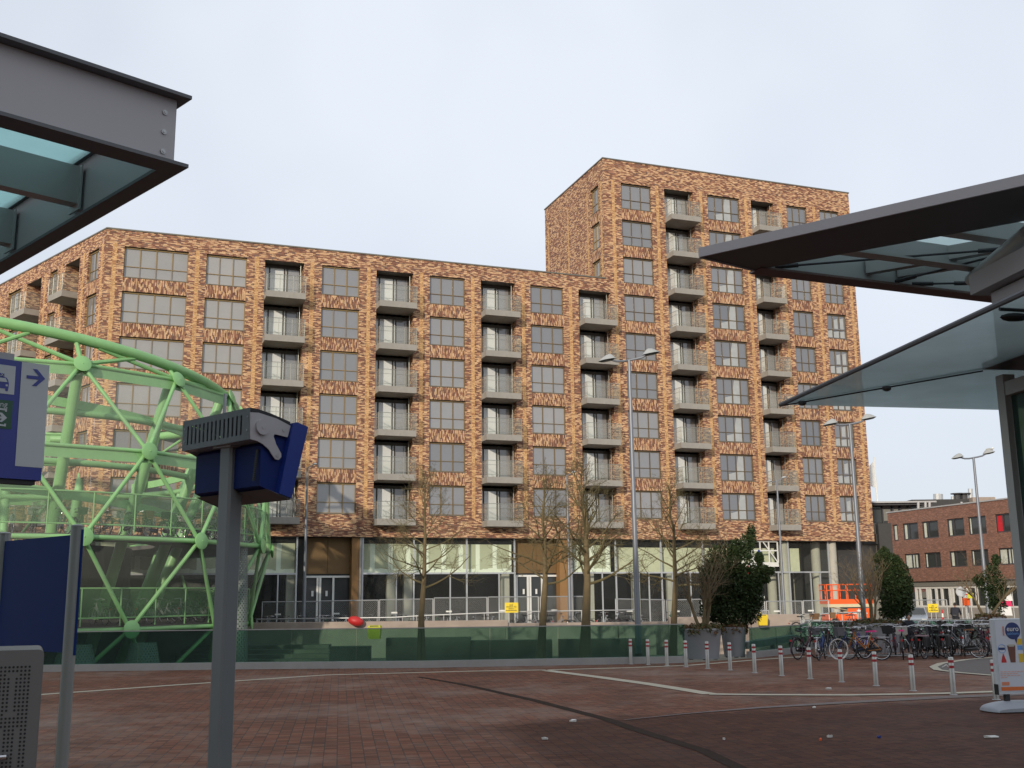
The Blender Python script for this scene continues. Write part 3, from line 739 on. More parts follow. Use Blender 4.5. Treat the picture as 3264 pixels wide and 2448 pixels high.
for z, rr in ((11.2,10.6),(6.9+.3,9.3)):
    ths = list(range(-20,330,6)); 
    for a, b in zip(ths, ths[1:]):
        sl_ = lambda t: z-.016*(t-38)
        p, q = dp(a,sl_(a),0,rr), dp(b,sl_(b),0,rr); p2, q2 = dp(a,sl_(a),0,rr-.12), dp(b,sl_(b),0,rr-.12); u = Vector((0,0,.42))
        mb.hexa([p,q,q2,p2,p+u,q+u,q2+u,p2+u])
mb.build('ramp_beam', m_green, dome, True)
mb = MB()
for z0, rr in ((11.0,10.55),(8.8,9.75)):
    mb.tube([dp(6*i, z0, 0, rr) for i in range(60)], .16, 10, closed=True)
mb.build('inner_tube', m_green, dome, True, True)
mb = MB()
for t0,z0,t1,z1 in ((100,12.6,150,8),(130,12.6,100,8),(150,12.4,190,7.8),(120,8.4,90,4.9),(175,12.2,150,8),(110,12.7,128,9)):
    mb.frustum(dp(t0,z0,-.4), dp(t1,z1,-.4), .085, .085, 8)
mb.build('brace', m_green, dome, True, True)
for zd, r0 in ((5.3,7.6),(1.35,6.8)):
    mb = MB(); n = 60
    o_ = [dp(360*k/n, zd, -.32) for k in range(n)]; i_ = [dp(360*k/n, zd+.25, 0, r0) for k in range(n)]
    for k in range(n):
        j = (k+1)%n; dn = Vector((0,0,-.22)); mb.hexa([o_[k]+dn,o_[j]+dn,i_[j]+dn,i_[k]+dn,o_[k],o_[j],i_[j],i_[k]])
    mb.build('deck', m_ramp, dome, True)
for zb, zt, hh in ((5.72,7.12,0),(1.72,3.0,0)):
    uvgrid('parapet_mesh', lambda u,v: dp(-40+u*190, zb+(zt-zb)*v, -.42, prof(zb+.4)), 80, 1, .05, m_netgreen, dome)
    mb = MB()
    for z in (zb, zt): mb.tube([dp(t,z,-.42,prof(zb+.4)) for t in range(-40,152,5)], .035, 6)
    for t in range(-40,152,8): mb.frustum(dp(t,zb-.35,-.42,prof(zb+.4)), dp(t,zt,-.42,prof(zb+.4)), .03, .03, 6)
    mb.build('parapet_rail', m_green, dome, True)
uvgrid('netting', lambda u,v: dp(-40+u*240, 1.2+11.8*v, -.12), 90, 16, .085, m_net, dome)
for px, py, d, r in ((455,2075,49.5,.95),(240,2090,48.,1.1),(760,1900,55,.55)):
    c = Y(px,py,d); a_ = Vector((c.x,c.y,0)); top_ = .6 if d < 52 else 6
    uvgrid('perforated_column', lambda u,v: a_+Vector((r*(1.1-.5*v)*math.cos(6.2832*u), r*(1.1-.5*v)*math.sin(6.2832*u), -1.6+(top_+1.6)*v)), 20, 4, .22, m_perf, dome)
mb = MB(); mb.lathe([(6.4,-1.6),(6.4,5.2)], 40, (DX,DY,0)); mb.build('core_wall', m_dark, dome, True)

# ================================================================ BICYCLES
BM = {}
def bmat(name, col, **k):
    if name not in BM: BM[name] = pm('bike_'+name, col, .35, .1, var=.12, **k)
    return BM[name]
bcols = {'black':(.018,.018,.02),'blue':(.02,.05,.16),'purple':(.10,.06,.30),'orange':(.42,.14,.02),'grey':(.16,.17,.18),'silver':(.36,.37,.38),'red':(.26,.03,.03),'green':(.03,.12,.06),'maroon':(.075,.02,.04)}
bprotos = {}
def bike_parts(root, col, sad, tyre, basket, bag, steer, crate):
    m = bmat(col, bcols[col])
    f = MB(); t = lambda a,b,r=.016: f.frustum((a[0],a[1] if len(a)>2 else 0,a[-1]),(b[0],b[1] if len(b)>2 else 0,b[-1]),r,r,7)
    t((.335,.66),(.285,.90),.021); t((-.10,.30),(-.275,.84),.017); t((.325,.72),(-.08,.33),.019); t((.30,.83),(-.05,.42),.016); t((-.05,.42),(-.18,.56),.016)
    for s in (-.05,.05): t((-.55,s,.345),(-.10,s*.6,.30),.011); t((-.55,s,.345),(-.22,s*.5,.67),.010)
    f.build('frame', m, root)
    mb = MB(); mb.tube([(-.62,.035,.345),(-.55,.035,.42),(-.1,.035,.37),(-.04,.035,.29),(-.1,.035,.22),(-.55,.035,.28)], .018, 6); mb.add([(-.6,.04,.3),(-.55,.04,.42),(-.06,.04,.37),(-.04,.04,.24),(-.55,.04,.27)], [(0,1,2,3,4)])
    mb.frustum((-.1,-.09,.3),(-.1,.09,.3),.02,.02,8); mb.frustum((-.1,.08,.3),(-.02,.1,.14),.009,.009,6); mb.frustum((-.1,-.08,.3),(-.18,-.1,.46),.009,.009,6); mb.box((-.07,.09,.125),(.03,.18,.145)); mb.box((-.23,-.18,.455),(-.13,-.09,.475))
    mb.build('chain_case', m_black, root)
    # rear wheel and mudguard
    def wheel(cx, nm, ty, par=root):
        w = MB(); w.torus((cx,0,.345),(0,1,0),.328,.019,30,6); o = w.build('wheel', ty, par)
        r = MB(); r.torus((cx,0,.345),(0,1,0),.302,.009,28,5); r.frustum((cx,-.05,.345),(cx,.05,.345),.025,.025,8)
        for k in range(14):
            a = 2*math.pi*k/14; r.frustum((cx,.03*(-1)**k,.345),(cx+.3*math.cos(a),0,.345+.3*math.sin(a)),.0022,.0022,3,caps=False)
        r.build('rim', m_chrome, o); return o
    wheel(-.55, 'rear', m_tyre)
    def guard(cx, a0, a1):
        g = MB(); n = 12; L = []
        for k in range(n+1):
            a = R(a0+(a1-a0)*k/n); L += [(cx+.37*math.cos(a),-.028,.345+.37*math.sin(a)),(cx+.375*math.cos(a),0,.345+.375*math.sin(a)),(cx+.37*math.cos(a),.028,.345+.37*math.sin(a))]
        g.add(L, [q for k in range(n) for q in ((3*k,3*k+1,3*k+4,3*k+3),(3*k+1,3*k+2,3*k+5,3*k+4))]); return g
    guard(-.55,35,200).build('mudguard', m if col in ('black','maroon') else m_black if col == 'grey' else m_silverg, root)
    fr = bpy.data.objects.new('front_fork', None); S.collection.objects.link(fr); fr.parent = root
    fk = MB(); piv = Vector((.335,0,0))
    sub = []
    g = MB(); 
    for s in (-.05,.05): g.frustum((.55,s,.345),(.36,s*.8,.70),.012,.013,6)
    g.box((.34,-.06,.69),(.385,.06,.72)); 
    bpy.data.objects.remove(fr)
    fo = g.build('fork', m, root); parts = [fo]
    parts.append(wheel(.55, 'front', tyre))
    parts.append(guard(.55,0,145).build('mudguard', m if col in ('black','maroon','blue') else m_silverg, root))
    hb = MB(); hb.frustum((.285,0,.90),(.265,0,1.02),.016,.014,7); hb.tube([(.05,-.29,.99),(.17,-.28,1.02),(.27,-.16,1.05),(.28,0,1.03),(.27,.16,1.05),(.17,.28,1.02),(.05,.29,.99)], .012, 7); h = hb.build('handlebar', m_chrome, root); parts.append(h)
    for s in (-1,1):
        gp = MB(); gp.frustum((.16,s*.281,1.018),(.03,s*.292,.985),.018,.018,7); gp.build('grip', m_black, h)
    lp = MB(); lp.lathe([(.015,-.05),(.045,0),(.045,.03)],10); 
    lp.v = [(.40+v[2], v[1], .86+v[0]) for v in lp.v]; lp.build('lamp', m_chrome, h)
    if basket:
        bk = MB(); x0, x1, z0, z1, yy = .36,.62,.78,1.04,.19
        if crate: bk.box((x0,-yy,z0),(x1,yy,z1))
        else:
            bk.add([(x0+.02,-yy+.03,z0),(x1-.02,-yy+.03,z0),(x1-.02,yy-.03,z0),(x0+.02,yy-.03,z0),(x0,-yy,z1),(x1,-yy,z1),(x1,yy,z1),(x0,yy,z1)], [(0,1,2,3),(0,1,5,4),(1,2,6,5),(2,3,7,6),(3,0,4,7)])
            bk.tube([(x0,-yy,z1),(x1,-yy,z1),(x1,yy,z1),(x0,yy,z1)], .012, 5, closed=True)
        parts.append(bk.build('basket', basket, root))
    if steer:
        M = Matrix.Translation((.335,0,0)) @ Matrix.Rotation(R(steer),4,'Z') @ Matrix.Translation((-.335,0,0))
        for p in parts: p.matrix_basis = M
    sd = MB(); sd.add([(-.43,-.09,.90),(-.43,.09,.90),(-.20,.035,.90),(-.09,.015,.885),(-.09,-.015,.885),(-.20,-.035,.90),(-.42,-.08,.955),(-.42,.08,.955),(-.20,.03,.94),(-.10,.01,.925),(-.10,-.01,.925),(-.20,-.03,.94)],
        [(5,4,3,2,1,0),(6,7,8,9,10,11),(0,1,7,6),(1,2,8,7),(2,3,9,8),(3,4,10,9),(4,5,11,10),(5,0,6,11)]); s_ = sd.build('saddle', sad, root, smooth=True)
    sp = MB(); sp.frustum((-.275,0,.83),(-.29,0,.92),.013,.013,7); sp.build('seat_post', m_chrome, s_)
    rk = MB()
    for s in (-.06,0,.06): rk.tube([(-.30,s,.735),(-.86,s,.735)], .008, 5)
    for q in (-.86,-.6,-.34): rk.frustum((q,-.06,.735),(q,.06,.735),.008,.008,5)
    for s in (-.065,.065): rk.frustum((-.72,s,.735),(-.55,s,.345),.007,.007,5)
    r_ = rk.build('luggage_rack', m_chrome if col in ('orange','blue') else m_black, root)
    lt = MB(); lt.box((-.93,-.03,.60),(-.90,.03,.66)); lt.build('rear_lamp', m_red, r_)
    if bag:
        b = MB()
        for s in (-1,1): b.bevbox((-.84,min(s*.075,s*.20),.40),(-.44,max(s*.075,s*.20),.73), .04)
        b.bevbox((-.84,-.19,.735),(-.44,.19,.775), .05, 1); b.build('pannier_bag', [m_black, bag], root)
m_silverg = pm('mudguard_silver', (.42,.42,.42), .3, .6)
m_sadblack = pm('saddle_vinyl', (.02,.02,.022), .55); m_pink = pm('pink_saddle_cover', (.72,.03,.22), .6); m_sadbrown = pm('tan_saddle', (.22,.10,.045), .6)
m_whitetyre = pm('white_tyre', (.68,.66,.60), .6); m_basket = pm('grey_wire_basket', (.12,.12,.13), .7, var=.4, scale=20); m_basketbk = pm('black_basket', (.02,.02,.022), .7)
m_crate = pm('pale_crate', (.42,.40,.36), .7); m_bagmauve = pm('mauve_bag', (.20,.13,.14), .8); m_wicker = pm('wicker', (.20,.11,.05), .85, var=.4, scale=15)
def bike(loc, head, label, group, col='black', sad=None, tyre=None, basket=None, bag=None, steer=0, crate=False, lean=0):
    sad = sad or m_sadblack; tyre = tyre or m_tyre
    key = (col, sad.name, tyre.name, basket and basket.name, bag and bag.name, steer, crate)
    if key not in bprotos:
        r = thing('bicycle', label, 'bicycle', loc, R(head), group); bike_parts(r, col, sad, tyre, basket, bag, steer, crate); bprotos[key] = r
    else:
        r = dup(bprotos[key]); r.location = loc; r.rotation_euler = (0,0,R(head)); tag(r, label, 'bicycle', group)
    r.rotation_euler.x = R(lean); r.scale = (1.1,1.1,1.13)
    return r
GB = 'bicycles parked in the rack on the square'
def at_rear(px, py, head):      # ground contact of the rear wheel seen at this pixel
    p = G(px, py); h = R(head); return (p.x+.55*math.cos(h), p.y+.55*math.sin(h), .0)
def at_front(px, py, head):
    p = G(px, py); h = R(head); return (p.x-.55*math.cos(h), p.y-.55*math.sin(h), .0)
bike(at_rear(2546,2103,42), 42, 'black bicycle with dark mudguard at the left end of the bicycle rack', GB, 'maroon', basket=m_basket, steer=-12)
bike(at_rear(2612,2106,62), 62, 'dark blue bicycle with black saddle, second from the left end of the rack', GB, 'blue', steer=10)
bike(at_front(2682,2104,205), 205, 'blue bicycle with a white front tyre and grey wire basket', GB, 'blue', tyre=m_whitetyre, basket=m_basket, steer=-18)
bike(at_front(2733,2100,222), 222, 'purple bicycle with silver front mudguard behind the orange bicycle', GB, 'purple', steer=18)
bike(at_rear(2806,2105,150), 150, 'orange step-through bicycle with a pink saddle cover', GB, 'orange', sad=m_pink, steer=-14, basket=None)
bike(at_front(2833,2095,250), 250, 'black bicycle with a tall front carrier right of the orange bicycle', GB, 'black', basket=m_basketbk, steer=8)
bike(at_rear(2880,2103,70), 70, 'black bicycle with a bright pink saddle and pale crate', GB, 'black', sad=m_pink, basket=m_crate, crate=True)
bike(at_rear(2916,2100,64), 64, 'black bicycle with red rear lamp beside the mauve pannier bag', GB, 'black', steer=12)
bike(at_rear(2950,2101,48), 48, 'black bicycle with a mauve pannier bag on its carrier', GB, 'black', bag=m_bagmauve, basket=m_basketbk)
bike(at_rear(2990,2098,75), 75, 'grey bicycle with chrome handlebar right of the mauve pannier bag', GB, 'grey', steer=-10)
bike(at_rear(3016,2099,58), 58, 'black bicycle carrying black panniers and a black front basket', GB, 'black', bag=m_sadblack, basket=m_basketbk, steer=6)
bike(at_rear(3118,2099,138), 138, 'grey-framed bicycle with a tan saddle seen side-on', GB, 'grey', sad=m_sadbrown, steer=12)
bike(at_rear(3060,2090,80), 80, 'dark bicycle half hidden behind the grey-framed bicycle', GB, 'black', steer=-15)
bike(at_rear(3160,2088,70), 70, 'red bicycle near the advertising board', GB, 'red', basket=m_crate, crate=True)
bike(at_rear(3196,2090,64), 64, 'black bicycle nearest the advertising board', GB, 'black', steer=9)
random.seed(3)
for k in range(22):
    px = 2622+k*28+rnd0(-6,6); p = G(px,2062); bk = (None,m_basketbk,None,m_basket,None,m_crate)[k%6]
    bike((p.x,p.y-1.1+rnd0(-.15,.15),0), (78,70,255,82,262,75)[k%6]+rnd0(-6,6), 'bicycle in the second row of the crowded rack, mostly hidden by those in front', 'second row of bicycles in the rack', ('black','grey','black','maroon','silver','black','green')[k%7], basket=bk, steer=(-14,8,16)[k%3], crate=bk is m_crate)
for k,(px,c,h,bk) in enumerate([(2640,'black',66,None),(2770,'black',245,None),(2855,'maroon',72,m_basketbk),(2935,'black',60,None),(2968,'black',250,m_basket),(3036,'black',70,None),(3082,'silver',62,m_basketbk),(3140,'maroon',74,None),(3178,'black',250,None)]):
    p = G(px,2090); bike((p.x,p.y,0), h, 'bicycle tightly wedged in the front row of the crowded rack', 'bicycles wedged in the front row of the rack', c, basket=bk, steer=(-10,12,0)[k%3])
rk = MB(); a, b = G(2640,2098), G(3260,2088)
for dy in (0,.9): rk.frustum(a+Vector((0,dy,.05)), b+Vector((0,dy,.05)), .025,.025,6)
n = 20
for k in range(n):
    p = a+(b-a)*k/(n-1); rk.tube([p+Vector((0,.05,.05)),p+Vector((0,.05,.45)),p+Vector((0,.35,.62)),p+Vector((0,.6,.05))], .012, 5)
tag(rk.build('bicycle_rack', m_zinc), 'low galvanised bicycle rack under the parked bicycles', 'bicycle rack')
GF = 'bicycles parked along the railing before the shop fronts'
fx_ = [835,870,905,962,1015,1045,1085,1190,1260,1290,1345,1400,1440,1530,1560,1660,1690,1735,1775,1850,1925,1985,2025,2150,2250]
for k,px in enumerate(fx_):
    p = Y(px,1990,63.9); c = ('silver','grey','silver','black','silver','green')[k%6]
    bike((p.x,64.0,.3), (28,152,60,215,330,118)[k%6], 'small bicycle parked along the railing before the glass shop fronts', GF, c, steer=(0,14,-12)[k%3])
for k,(px,c,bk) in enumerate([(2570,'silver',m_wicker),(2604,'green',m_crate),(2690,'black',m_wicker),(2730,'grey',m_crate)]):
    p = Y(px,1990,55.5+k); bike((p.x,p.y,.25), (20,200,160,35)[k], ('pale bicycle with a wicker basket beside the low concrete wall','green bicycle with a white load next to the low concrete wall','black bicycle with a wicker basket below the orange lift','grey bicycle with a pale crate below the orange lift')[k], 'bicycles by the low concrete wall', c, basket=bk, steer=10, crate=bk is m_crate)
GD = 'bicycles on the upper deck of the green bicycle parking'
for k in range(17):
    t = 18+k*4.4+random.uniform(-.8,.8); p = dp(t, 5.3, 0, 12.2); h = -90+t+random.choice((0,180))
    bike(p, h, 'bicycle standing behind the green mesh parapet of the upper parking deck', GD, ('black','grey','silver','black','blue')[k%5], basket=(None,m_basketbk,None,m_crate)[k%4] if k not in (8,14) else (m_wicker if k == 8 else m_crate), steer=(0,15,-15)[k%3], crate=k%4 == 3)
GD2 = 'bicycles on the lower deck of the green bicycle parking'
for k in range(12):
    t = 22+k*6+random.uniform(-1,1); p = dp(t, 1.36, 0, 11.2); bike(p, -90+t+random.choice((0,180)), 'bicycle standing behind the parapet of the lower parking deck', GD2, ('black','silver','grey')[k%3], steer=(0,15)[k%2])

# ================================================================ GREEN GLASS BALUSTRADE ROUND THE PIT
def balustrade(pts, label, zt, plen, z0=.24, kerb=True):
    r = thing('glass_balustrade', label, 'balustrade', pts[0], 0, 'green glass balustrades round the sunken yard')
    if kerb:
        mb = MB(); k = len(pts)
        for i in range(k-1):
            a, b = pts[i], pts[i+1]; d = (b-a).normalized(); n = Vector((-d.y,d.x,0))*.34; u = Vector((0,0,z0))
            mb.hexa([a,b,b+n,a+n,a+u,b+u,b+n+u,a+n+u])
        mb.build('kerb', m_kerb, r, True)
    top = MB(); acc = 0
    for i in range(len(pts)-1):
        a, b = pts[i], pts[i+1]; L = (b-a).length; d = (b-a)/L; n = Vector((-d.y,d.x,0)); m = max(1,round(L/plen))
        for k in range(m):
            p = a+d*(L*k/m+.004)+n*.16; q = a+d*(L*(k+1)/m-.004)+n*.16; t = n*.024; e = Vector((0,0,z0-.05)); f = Vector((0,0,zt))
            g = MB(); g.hexa([p+e,q+e,q+t+e,p+t+e,p+f,q+f,q+t+f,p+t+f]); g.build('glass_panel', m_balglass, r, True)
        top.hexa([v+n*.15+Vector((0,0,zt)) for v in (a,b)]+[v+n*.20+Vector((0,0,zt)) for v in (b,a)]+[v+n*.15+Vector((0,0,zt+.035)) for v in (a,b)]+[v+n*.20+Vector((0,0,zt+.035)) for v in (b,a)])
    top.build('top_rail', m_kerb, r, True); return r
balustrade([bline[0],b0,b1,b2,b3,bline[5]], 'long green glass balustrade on a grey kerb before the sunken yard', 1.36, 2.55)
balustrade(bline[6:9], 'short angled green glass balustrade right of the planters', 1.12, 2.0, kerb=True)
balustrade(bline[8:], 'far green glass balustrade behind the parked bicycles', 1.16, 2.2)
mb = MB(); a = G(2385,2092); b = G(2548,2062); d = (b-a).normalized(); n = Vector((-d.y,d.x,0))*.45
bn = thing('bench', 'low grey concrete bench below the angled balustrade', 'bench', a)
u0, u1 = Vector((0,0,.28)), Vector((0,0,.55)); mb.hexa([a+u0,b+u0,b+n+u0,a+n+u0,a+u1,b+u1,b+n+u1,a+n+u1]); mb.build('seat', m_kerb, bn, True)
for t in (.12,.5,.88):
    p = a+(b-a)*t+n*.3; mb = MB(); mb.box((p.x-.08,p.y-.08,0),(p.x+.08,p.y+.08,.28)); mb.build('leg', m_black, bn, True)

# far wall and blocks of the pit, railing, bins
def cblock(px0, px1, ytop, dep, zb, label, mat, th=.5):
    a = Y(px0,ytop,dep); b = Y(px1,ytop,dep); mb = MB()
    z = (a.z+b.z)/2; mb.bevbox((a.x,dep,zb),(b.x,dep+th,z), .03); return tag(mb.build('concrete_block', mat), label, 'concrete wall', 'low concrete walls of the sunken yard')
cblock(-1200,1620,1992,62.0,-1.6,'long low concrete wall along the back of the sunken yard, left part', m_conc_pink)
cblock(1622,2130,1984,61.9,-1.6,'low concrete wall behind the bare trees, middle part', m_conc_pink)
cblock(2395,2549,1958,58.,-1.6,'pale concrete wall carrying the yellow litter bin', m_conc_pink, .4)
cblock(2132,2394,1966,60.,-1.6,'low concrete wall behind the dark evergreen', m_conc_pink)
cblock(1450,1612,2003,57.6,-1.6,'concrete seat block behind the trees, leftmost of three', m_conc_pink)
cblock(1618,1967,1997,57.4,-1.6,'concrete seat block behind the trees, middle one of three', m_conc_pink)
cblock(1972,2090,1995,57.5,-1.6,'concrete seat block behind the trees, rightmost of three', m_conc_pink)
for px0,px1,y0,d in ((1230,1500,2032,53),(1500,1760,2040,52.5),(1780,2060,2036,52.4),(1050,1180,2060,50)):
    cblock(px0,px1,y0,d,-1.6,'low concrete seat block standing on the floor of the sunken yard', m_pitfloor)
def railing(pix, dep, zf, label):
    r = thing('railing', label, 'railing', (0,dep,zf)); mb = MB(); pts = [Y(x,y,dep) for x,y in pix]
    mb.tube(pts, .035, 7)
    mb.tube([p-Vector((0,0,.75)) for p in pts], .05, 7); mb.build('rail', m_zinc, r, True)
    mb = MB()
    n = 9
    for i in range(n+1):
        t = i/n*(len(pts)-1); k = min(int(t), len(pts)-2); p = pts[k].lerp(pts[k+1], t-k); mb.frustum((p.x,p.y,zf),p,.025,.025,6)
    mb.build('post', m_zinc, r, True)
railing([(818,1974),(1250,1968),(1350,1962),(1640,1950),(2025,1944)], 63.4, .3, 'long galvanised railing behind the far concrete wall')
railing([(2395,1948),(2450,1946)], 61, .3, 'short galvanised railing beside the yellow bins')
railing([(2550,1960),(2700,1953),(2760,1950)], 60.5, .2, 'galvanised railing in front of the orange lift')
def bin_(px, ytop, ybot, dep, label, mat, w=.5):
    a, b = Y(px,ytop,dep), Y(px,ybot,dep); hgt = a.z-b.z
    r = thing('litter_bin', label, 'litter bin', b, 0, 'yellow litter bins')
    mb = MB(); mb.add([(-w*.42,-w*.4,0),(w*.42,-w*.4,0),(w*.42,w*.4,0),(-w*.42,w*.4,0),(-w/2,-w*.45,hgt*.86),(w/2,-w*.45,hgt*.86),(w/2,w*.45,hgt*.86),(-w/2,w*.45,hgt*.86),(-w*.42,-w*.3,hgt),(w*.42,-w*.3,hgt),(w*.42,w*.3,hgt),(-w*.42,w*.3,hgt)],
        [(3,2,1,0),(0,1,5,4),(1,2,6,5),(2,3,7,6),(3,0,4,7),(4,5,9,8),(5,6,10,9),(6,7,11,10),(7,4,8,11),(8,9,10,11)]); mb.build('body', mat, r)
    mb = MB(); mb.hexa([(-w*.33,-w*.42,hgt*.875),(w*.33,-w*.42,hgt*.875),(w*.33,-w*.36,hgt*.88),(-w*.33,-w*.36,hgt*.88),(-w*.33,-w*.35,hgt*.975),(w*.33,-w*.35,hgt*.975),(w*.33,-w*.29,hgt*.97),(-w*.33,-w*.29,hgt*.97)]); mb.build('opening', m_black, r)
    mb = MB(); mb.box((-.04,w*.4,hgt*.3),(.04,w*.4+.12,hgt*.7)); mb.build('bracket', m_black, r)
bin_(2431,1959,1993,57.4,'yellow litter bin hanging on the pale concrete wall', m_yellow)
bin_(1194,1993,2036,52,'yellow-green litter bin behind the balustrade glass', m_olive, .62)
bin_(2403,1952,1972,62.5,'small yellow litter bin half hidden behind the evergreen', m_yellow, .75)
mb = MB(); p = Y(1134,1980,61.7); mb.ell((p.x,61.7,p.z), (.46,.30,.27), 16, 10, 0, Matrix.Rotation(R(14),3,'Y')); tag(mb.build('child_seat', m_red, smooth=True), 'round red cargo box among the far bicycles', 'cargo box')

# ================================================================ FENCE PANELS AND YELLOW SIGNS
def fence_panel(px0, px1, ytop0, ytop1, ybot, dep, label, board=True):
    a, b = Y(px0,ytop0,dep), Y(px1,ytop1,dep); zb = .32
    r = thing('fence_panel', label, 'construction fence', (a.x,a.y,zb), 0, 'mesh construction fence panels before the building site'); mb = MB()
    for p, q in ((a,b),(Vector((a.x,a.y,zb+.1)),Vector((b.x,b.y,zb+.1))),(a,Vector((a.x,a.y,zb))),(b,Vector((b.x,b.y,zb)))): mb.frustum(p,q,.032,.032,6)
    mb.build('frame', m_zinc, r, True)
    uvgrid('mesh', lambda u,v: Vector((a.x+(b.x-a.x)*u, a.y+(b.y-a.y)*u, zb+.1+(a.z+(b.z-a.z)*u-zb-.1)*v)), 1, 1, .12, m_fence, r)
    if board:
        c = a.lerp(b,.28); mb = MB(); mb.box((c.x-.18,c.y-.03,(a.z+zb)/2+.2),(c.x+.18,c.y-.01,(a.z+zb)/2+.29)); mb.build('tag_plate', m_white, r, True)
    for p in (a,b):
        mb = MB(); mb.bevbox((p.x-.12,p.y-.35,zb-.02),(p.x+.12,p.y+.35,zb+.1), .03); mb.build('foot', m_conc, r, True)
FP = [(836,1018,1919,1917),(1022,1206,1916,1913),(1210,1380,1912,1909),(1384,1552,1906,1904),(1556,1716,1903,1902),(1722,1880,1902,1901),(1962,2118,1909,1912),(2124,2236,1913,1910),(2330,2436,1902,1900),(2442,2556,1917,1916),(2560,2640,1915,1914)]
for k,(x0,x1,y0,y1) in enumerate(FP): fence_panel(x0,x1,y0,y1,1975,65.6+.03*(k%2)+max(0,(x0-2300)*.004),'mesh construction fence panel standing before the glass shop fronts')
fence_panel(2905,3017,1913,1912,1975,74,'mesh fence panel beside the yellow sign on the street')
def ysign(px0, px1, y0, y1, dep, label, skew=0):
    a, b, c = Y(px0,y0,dep), Y(px1,y0+skew,dep), Y(px0,y1,dep)
    r = thing('notice_board', label, 'notice board', (a.x,dep,.3), 0, 'yellow notice boards'); w = b.x-a.x; h = a.z-c.z
    mb = MB(); mb.bevbox((a.x,dep,c.z),(b.x,dep+.03,a.z), .012); mb.build('panel', m_yellow_sign, r, True)
    mb = MB()
    for k, ws in enumerate(((.36,.64),(.13,.27,.31,.66,.70,.87),(.3,.72),(.1,.22,.26,.92))):
        z = a.z-h*(.24+.18*k)
        for i in range(0,len(ws),2):
            x = a.x+w*ws[i]; xe = a.x+w*ws[i+1]
            while x < xe-.03:
                lw = random.uniform(.035,.06); mb.box((x,dep-.006,z-h*.055),(min(x+lw,xe),dep-.002,z+h*.05 if random.random() < .6 else z+h*.02)); x += lw+.018
    mb.build('lettering', m_black, r, True)
    mb = MB()
    for q in (.3,.75): mb.frustum((a.x+w*q,dep+.06,.3),(a.x+w*q,dep+.06,a.z-.1),.03,.03,6)
    mb.build('post', m_zinc, r, True)
ysign(1609,1652,1921,1953,63.0,'yellow notice board on the railing before the left shop fronts')
ysign(2957,2990,1925,1952,72,'yellow notice board beside the cyclist on the street')

# ================================================================ LAMP POSTS
lampc = {}
def lamp_post(base, top, label, span=2.3, r=.105, double=True, group='tall grey lamp posts', rz=0):
    base = Vector(base); L = thing('street_lamp', label, 'lamp post', base, R(rz), group); h = top-base.z
    mb = MB(); mb.tube([(0,0,.0),(0,0,h*.35),(0,0,h*.36),(0,0,h)], [r*1.12,r,r*.9,r*.62], 12); mb.build('pole', m_grey_lamp, L, smooth=True)
    mb = MB(); mb.lathe([(r*1.5,0),(r*1.5,.28),(r*1.15,.3)], 14); mb.build('base_collar', m_black, L)
    s = span/2.3
    for sg in ((-1,1) if double else (1,)):
        tilt = .10*sg
        mb = MB(); mb.tube([(0,0,h),(sg*.25*s,0,h+.0*s+.04*sg),(sg*.5*s,0,h+.03*s+.07*sg),(sg*.72*s,0,h+.13*s+.10*sg)], .035*s+.01, 7); mb.build('arm', m_grey_lamp, L, smooth=True)
        c = Vector((sg*.88*s,0,h+.14*s+.12*sg)); mb = MB(); n = 14; prof_ = [(0,.30),(.32,.26),(.62,.16),(.9,.04),(1,0)]
        vs = []; 
        for q, zz in prof_:
            for k in range(n):
                t = 2*math.pi*k/n; x = q*.36*s*math.cos(t)+(1-q)*(-sg)*.10*s; vs.append(c+Vector((x, q*.20*s*math.sin(t), zz*.75*s+x*.18)))
        fs = [(i*n+k,i*n+(k+1)%n,(i+1)*n+(k+1)%n,(i+1)*n+k) for i in range(len(prof_)-1) for k in range(n)]
        mb.add(vs, fs+[tuple(range((len(prof_)-1)*n,len(prof_)*n))]); hd = mb.build('lamp_head', m_lamp_head, L, smooth=True)
        mb = MB(); vs = []
        for q, zz in ((.92,-.01),(.6,-.06),(0.1,-.07)):
            for k in range(n):
                t = 2*math.pi*k/n; x = q*.36*s*math.cos(t); vs.append(c+Vector((x,q*.2*s*math.sin(t),zz*s+x*.18)))
        mb.add(vs, [(i*n+k,i*n+(k+1)%n,(i+1)*n+(k+1)%n,(i+1)*n+k) for i in range(2) for k in range(n)]+[tuple(range(2*n,3*n))]); mb.build('diffuser', m_pane_dark, hd)
    return L
p = G(2037,2108); lamp_post(p, Y(2006,1148,p.y).z, 'tallest grey twin-arm lamp post standing before the balustrade')
p = Y(2754,1974,48); lamp_post((p.x,48,0), Y(2718,1352,48).z, 'grey twin-arm lamp post behind the parked bicycles and beside the orange lift')
p = Y(2501,1957,68); lamp_post((p.x,68,.3), Y(2486,1533,68).z, 'slim grey twin-arm lamp post close to the shop front, left of the orange lift', 1.27, .085)
p = Y(3145,1900,58.6); lamp_post((p.x,58.6,0), Y(3108,1459,58.6).z, 'grey twin-arm lamp post with a gull on its right head')
p = Y(967,1990,64.6); lamp_post((p.x,64.6,.3), Y(969,1490,64.6).z, 'single-arm lamp post before the left brown entrance panel', 1.15, .10, False, 'single-arm lamp posts', 15)
p = Y(1817,1979,64.6); lamp_post((p.x,64.6,.3), Y(1812,1515,64.6).z, 'single-arm lamp post behind the middle bare trees', 1.15, .10, False, 'single-arm lamp posts', 15)
g = Y(3156,1438,58.6); gull = thing('gull', 'white gull sitting on the right head of a lamp post', 'bird', g)
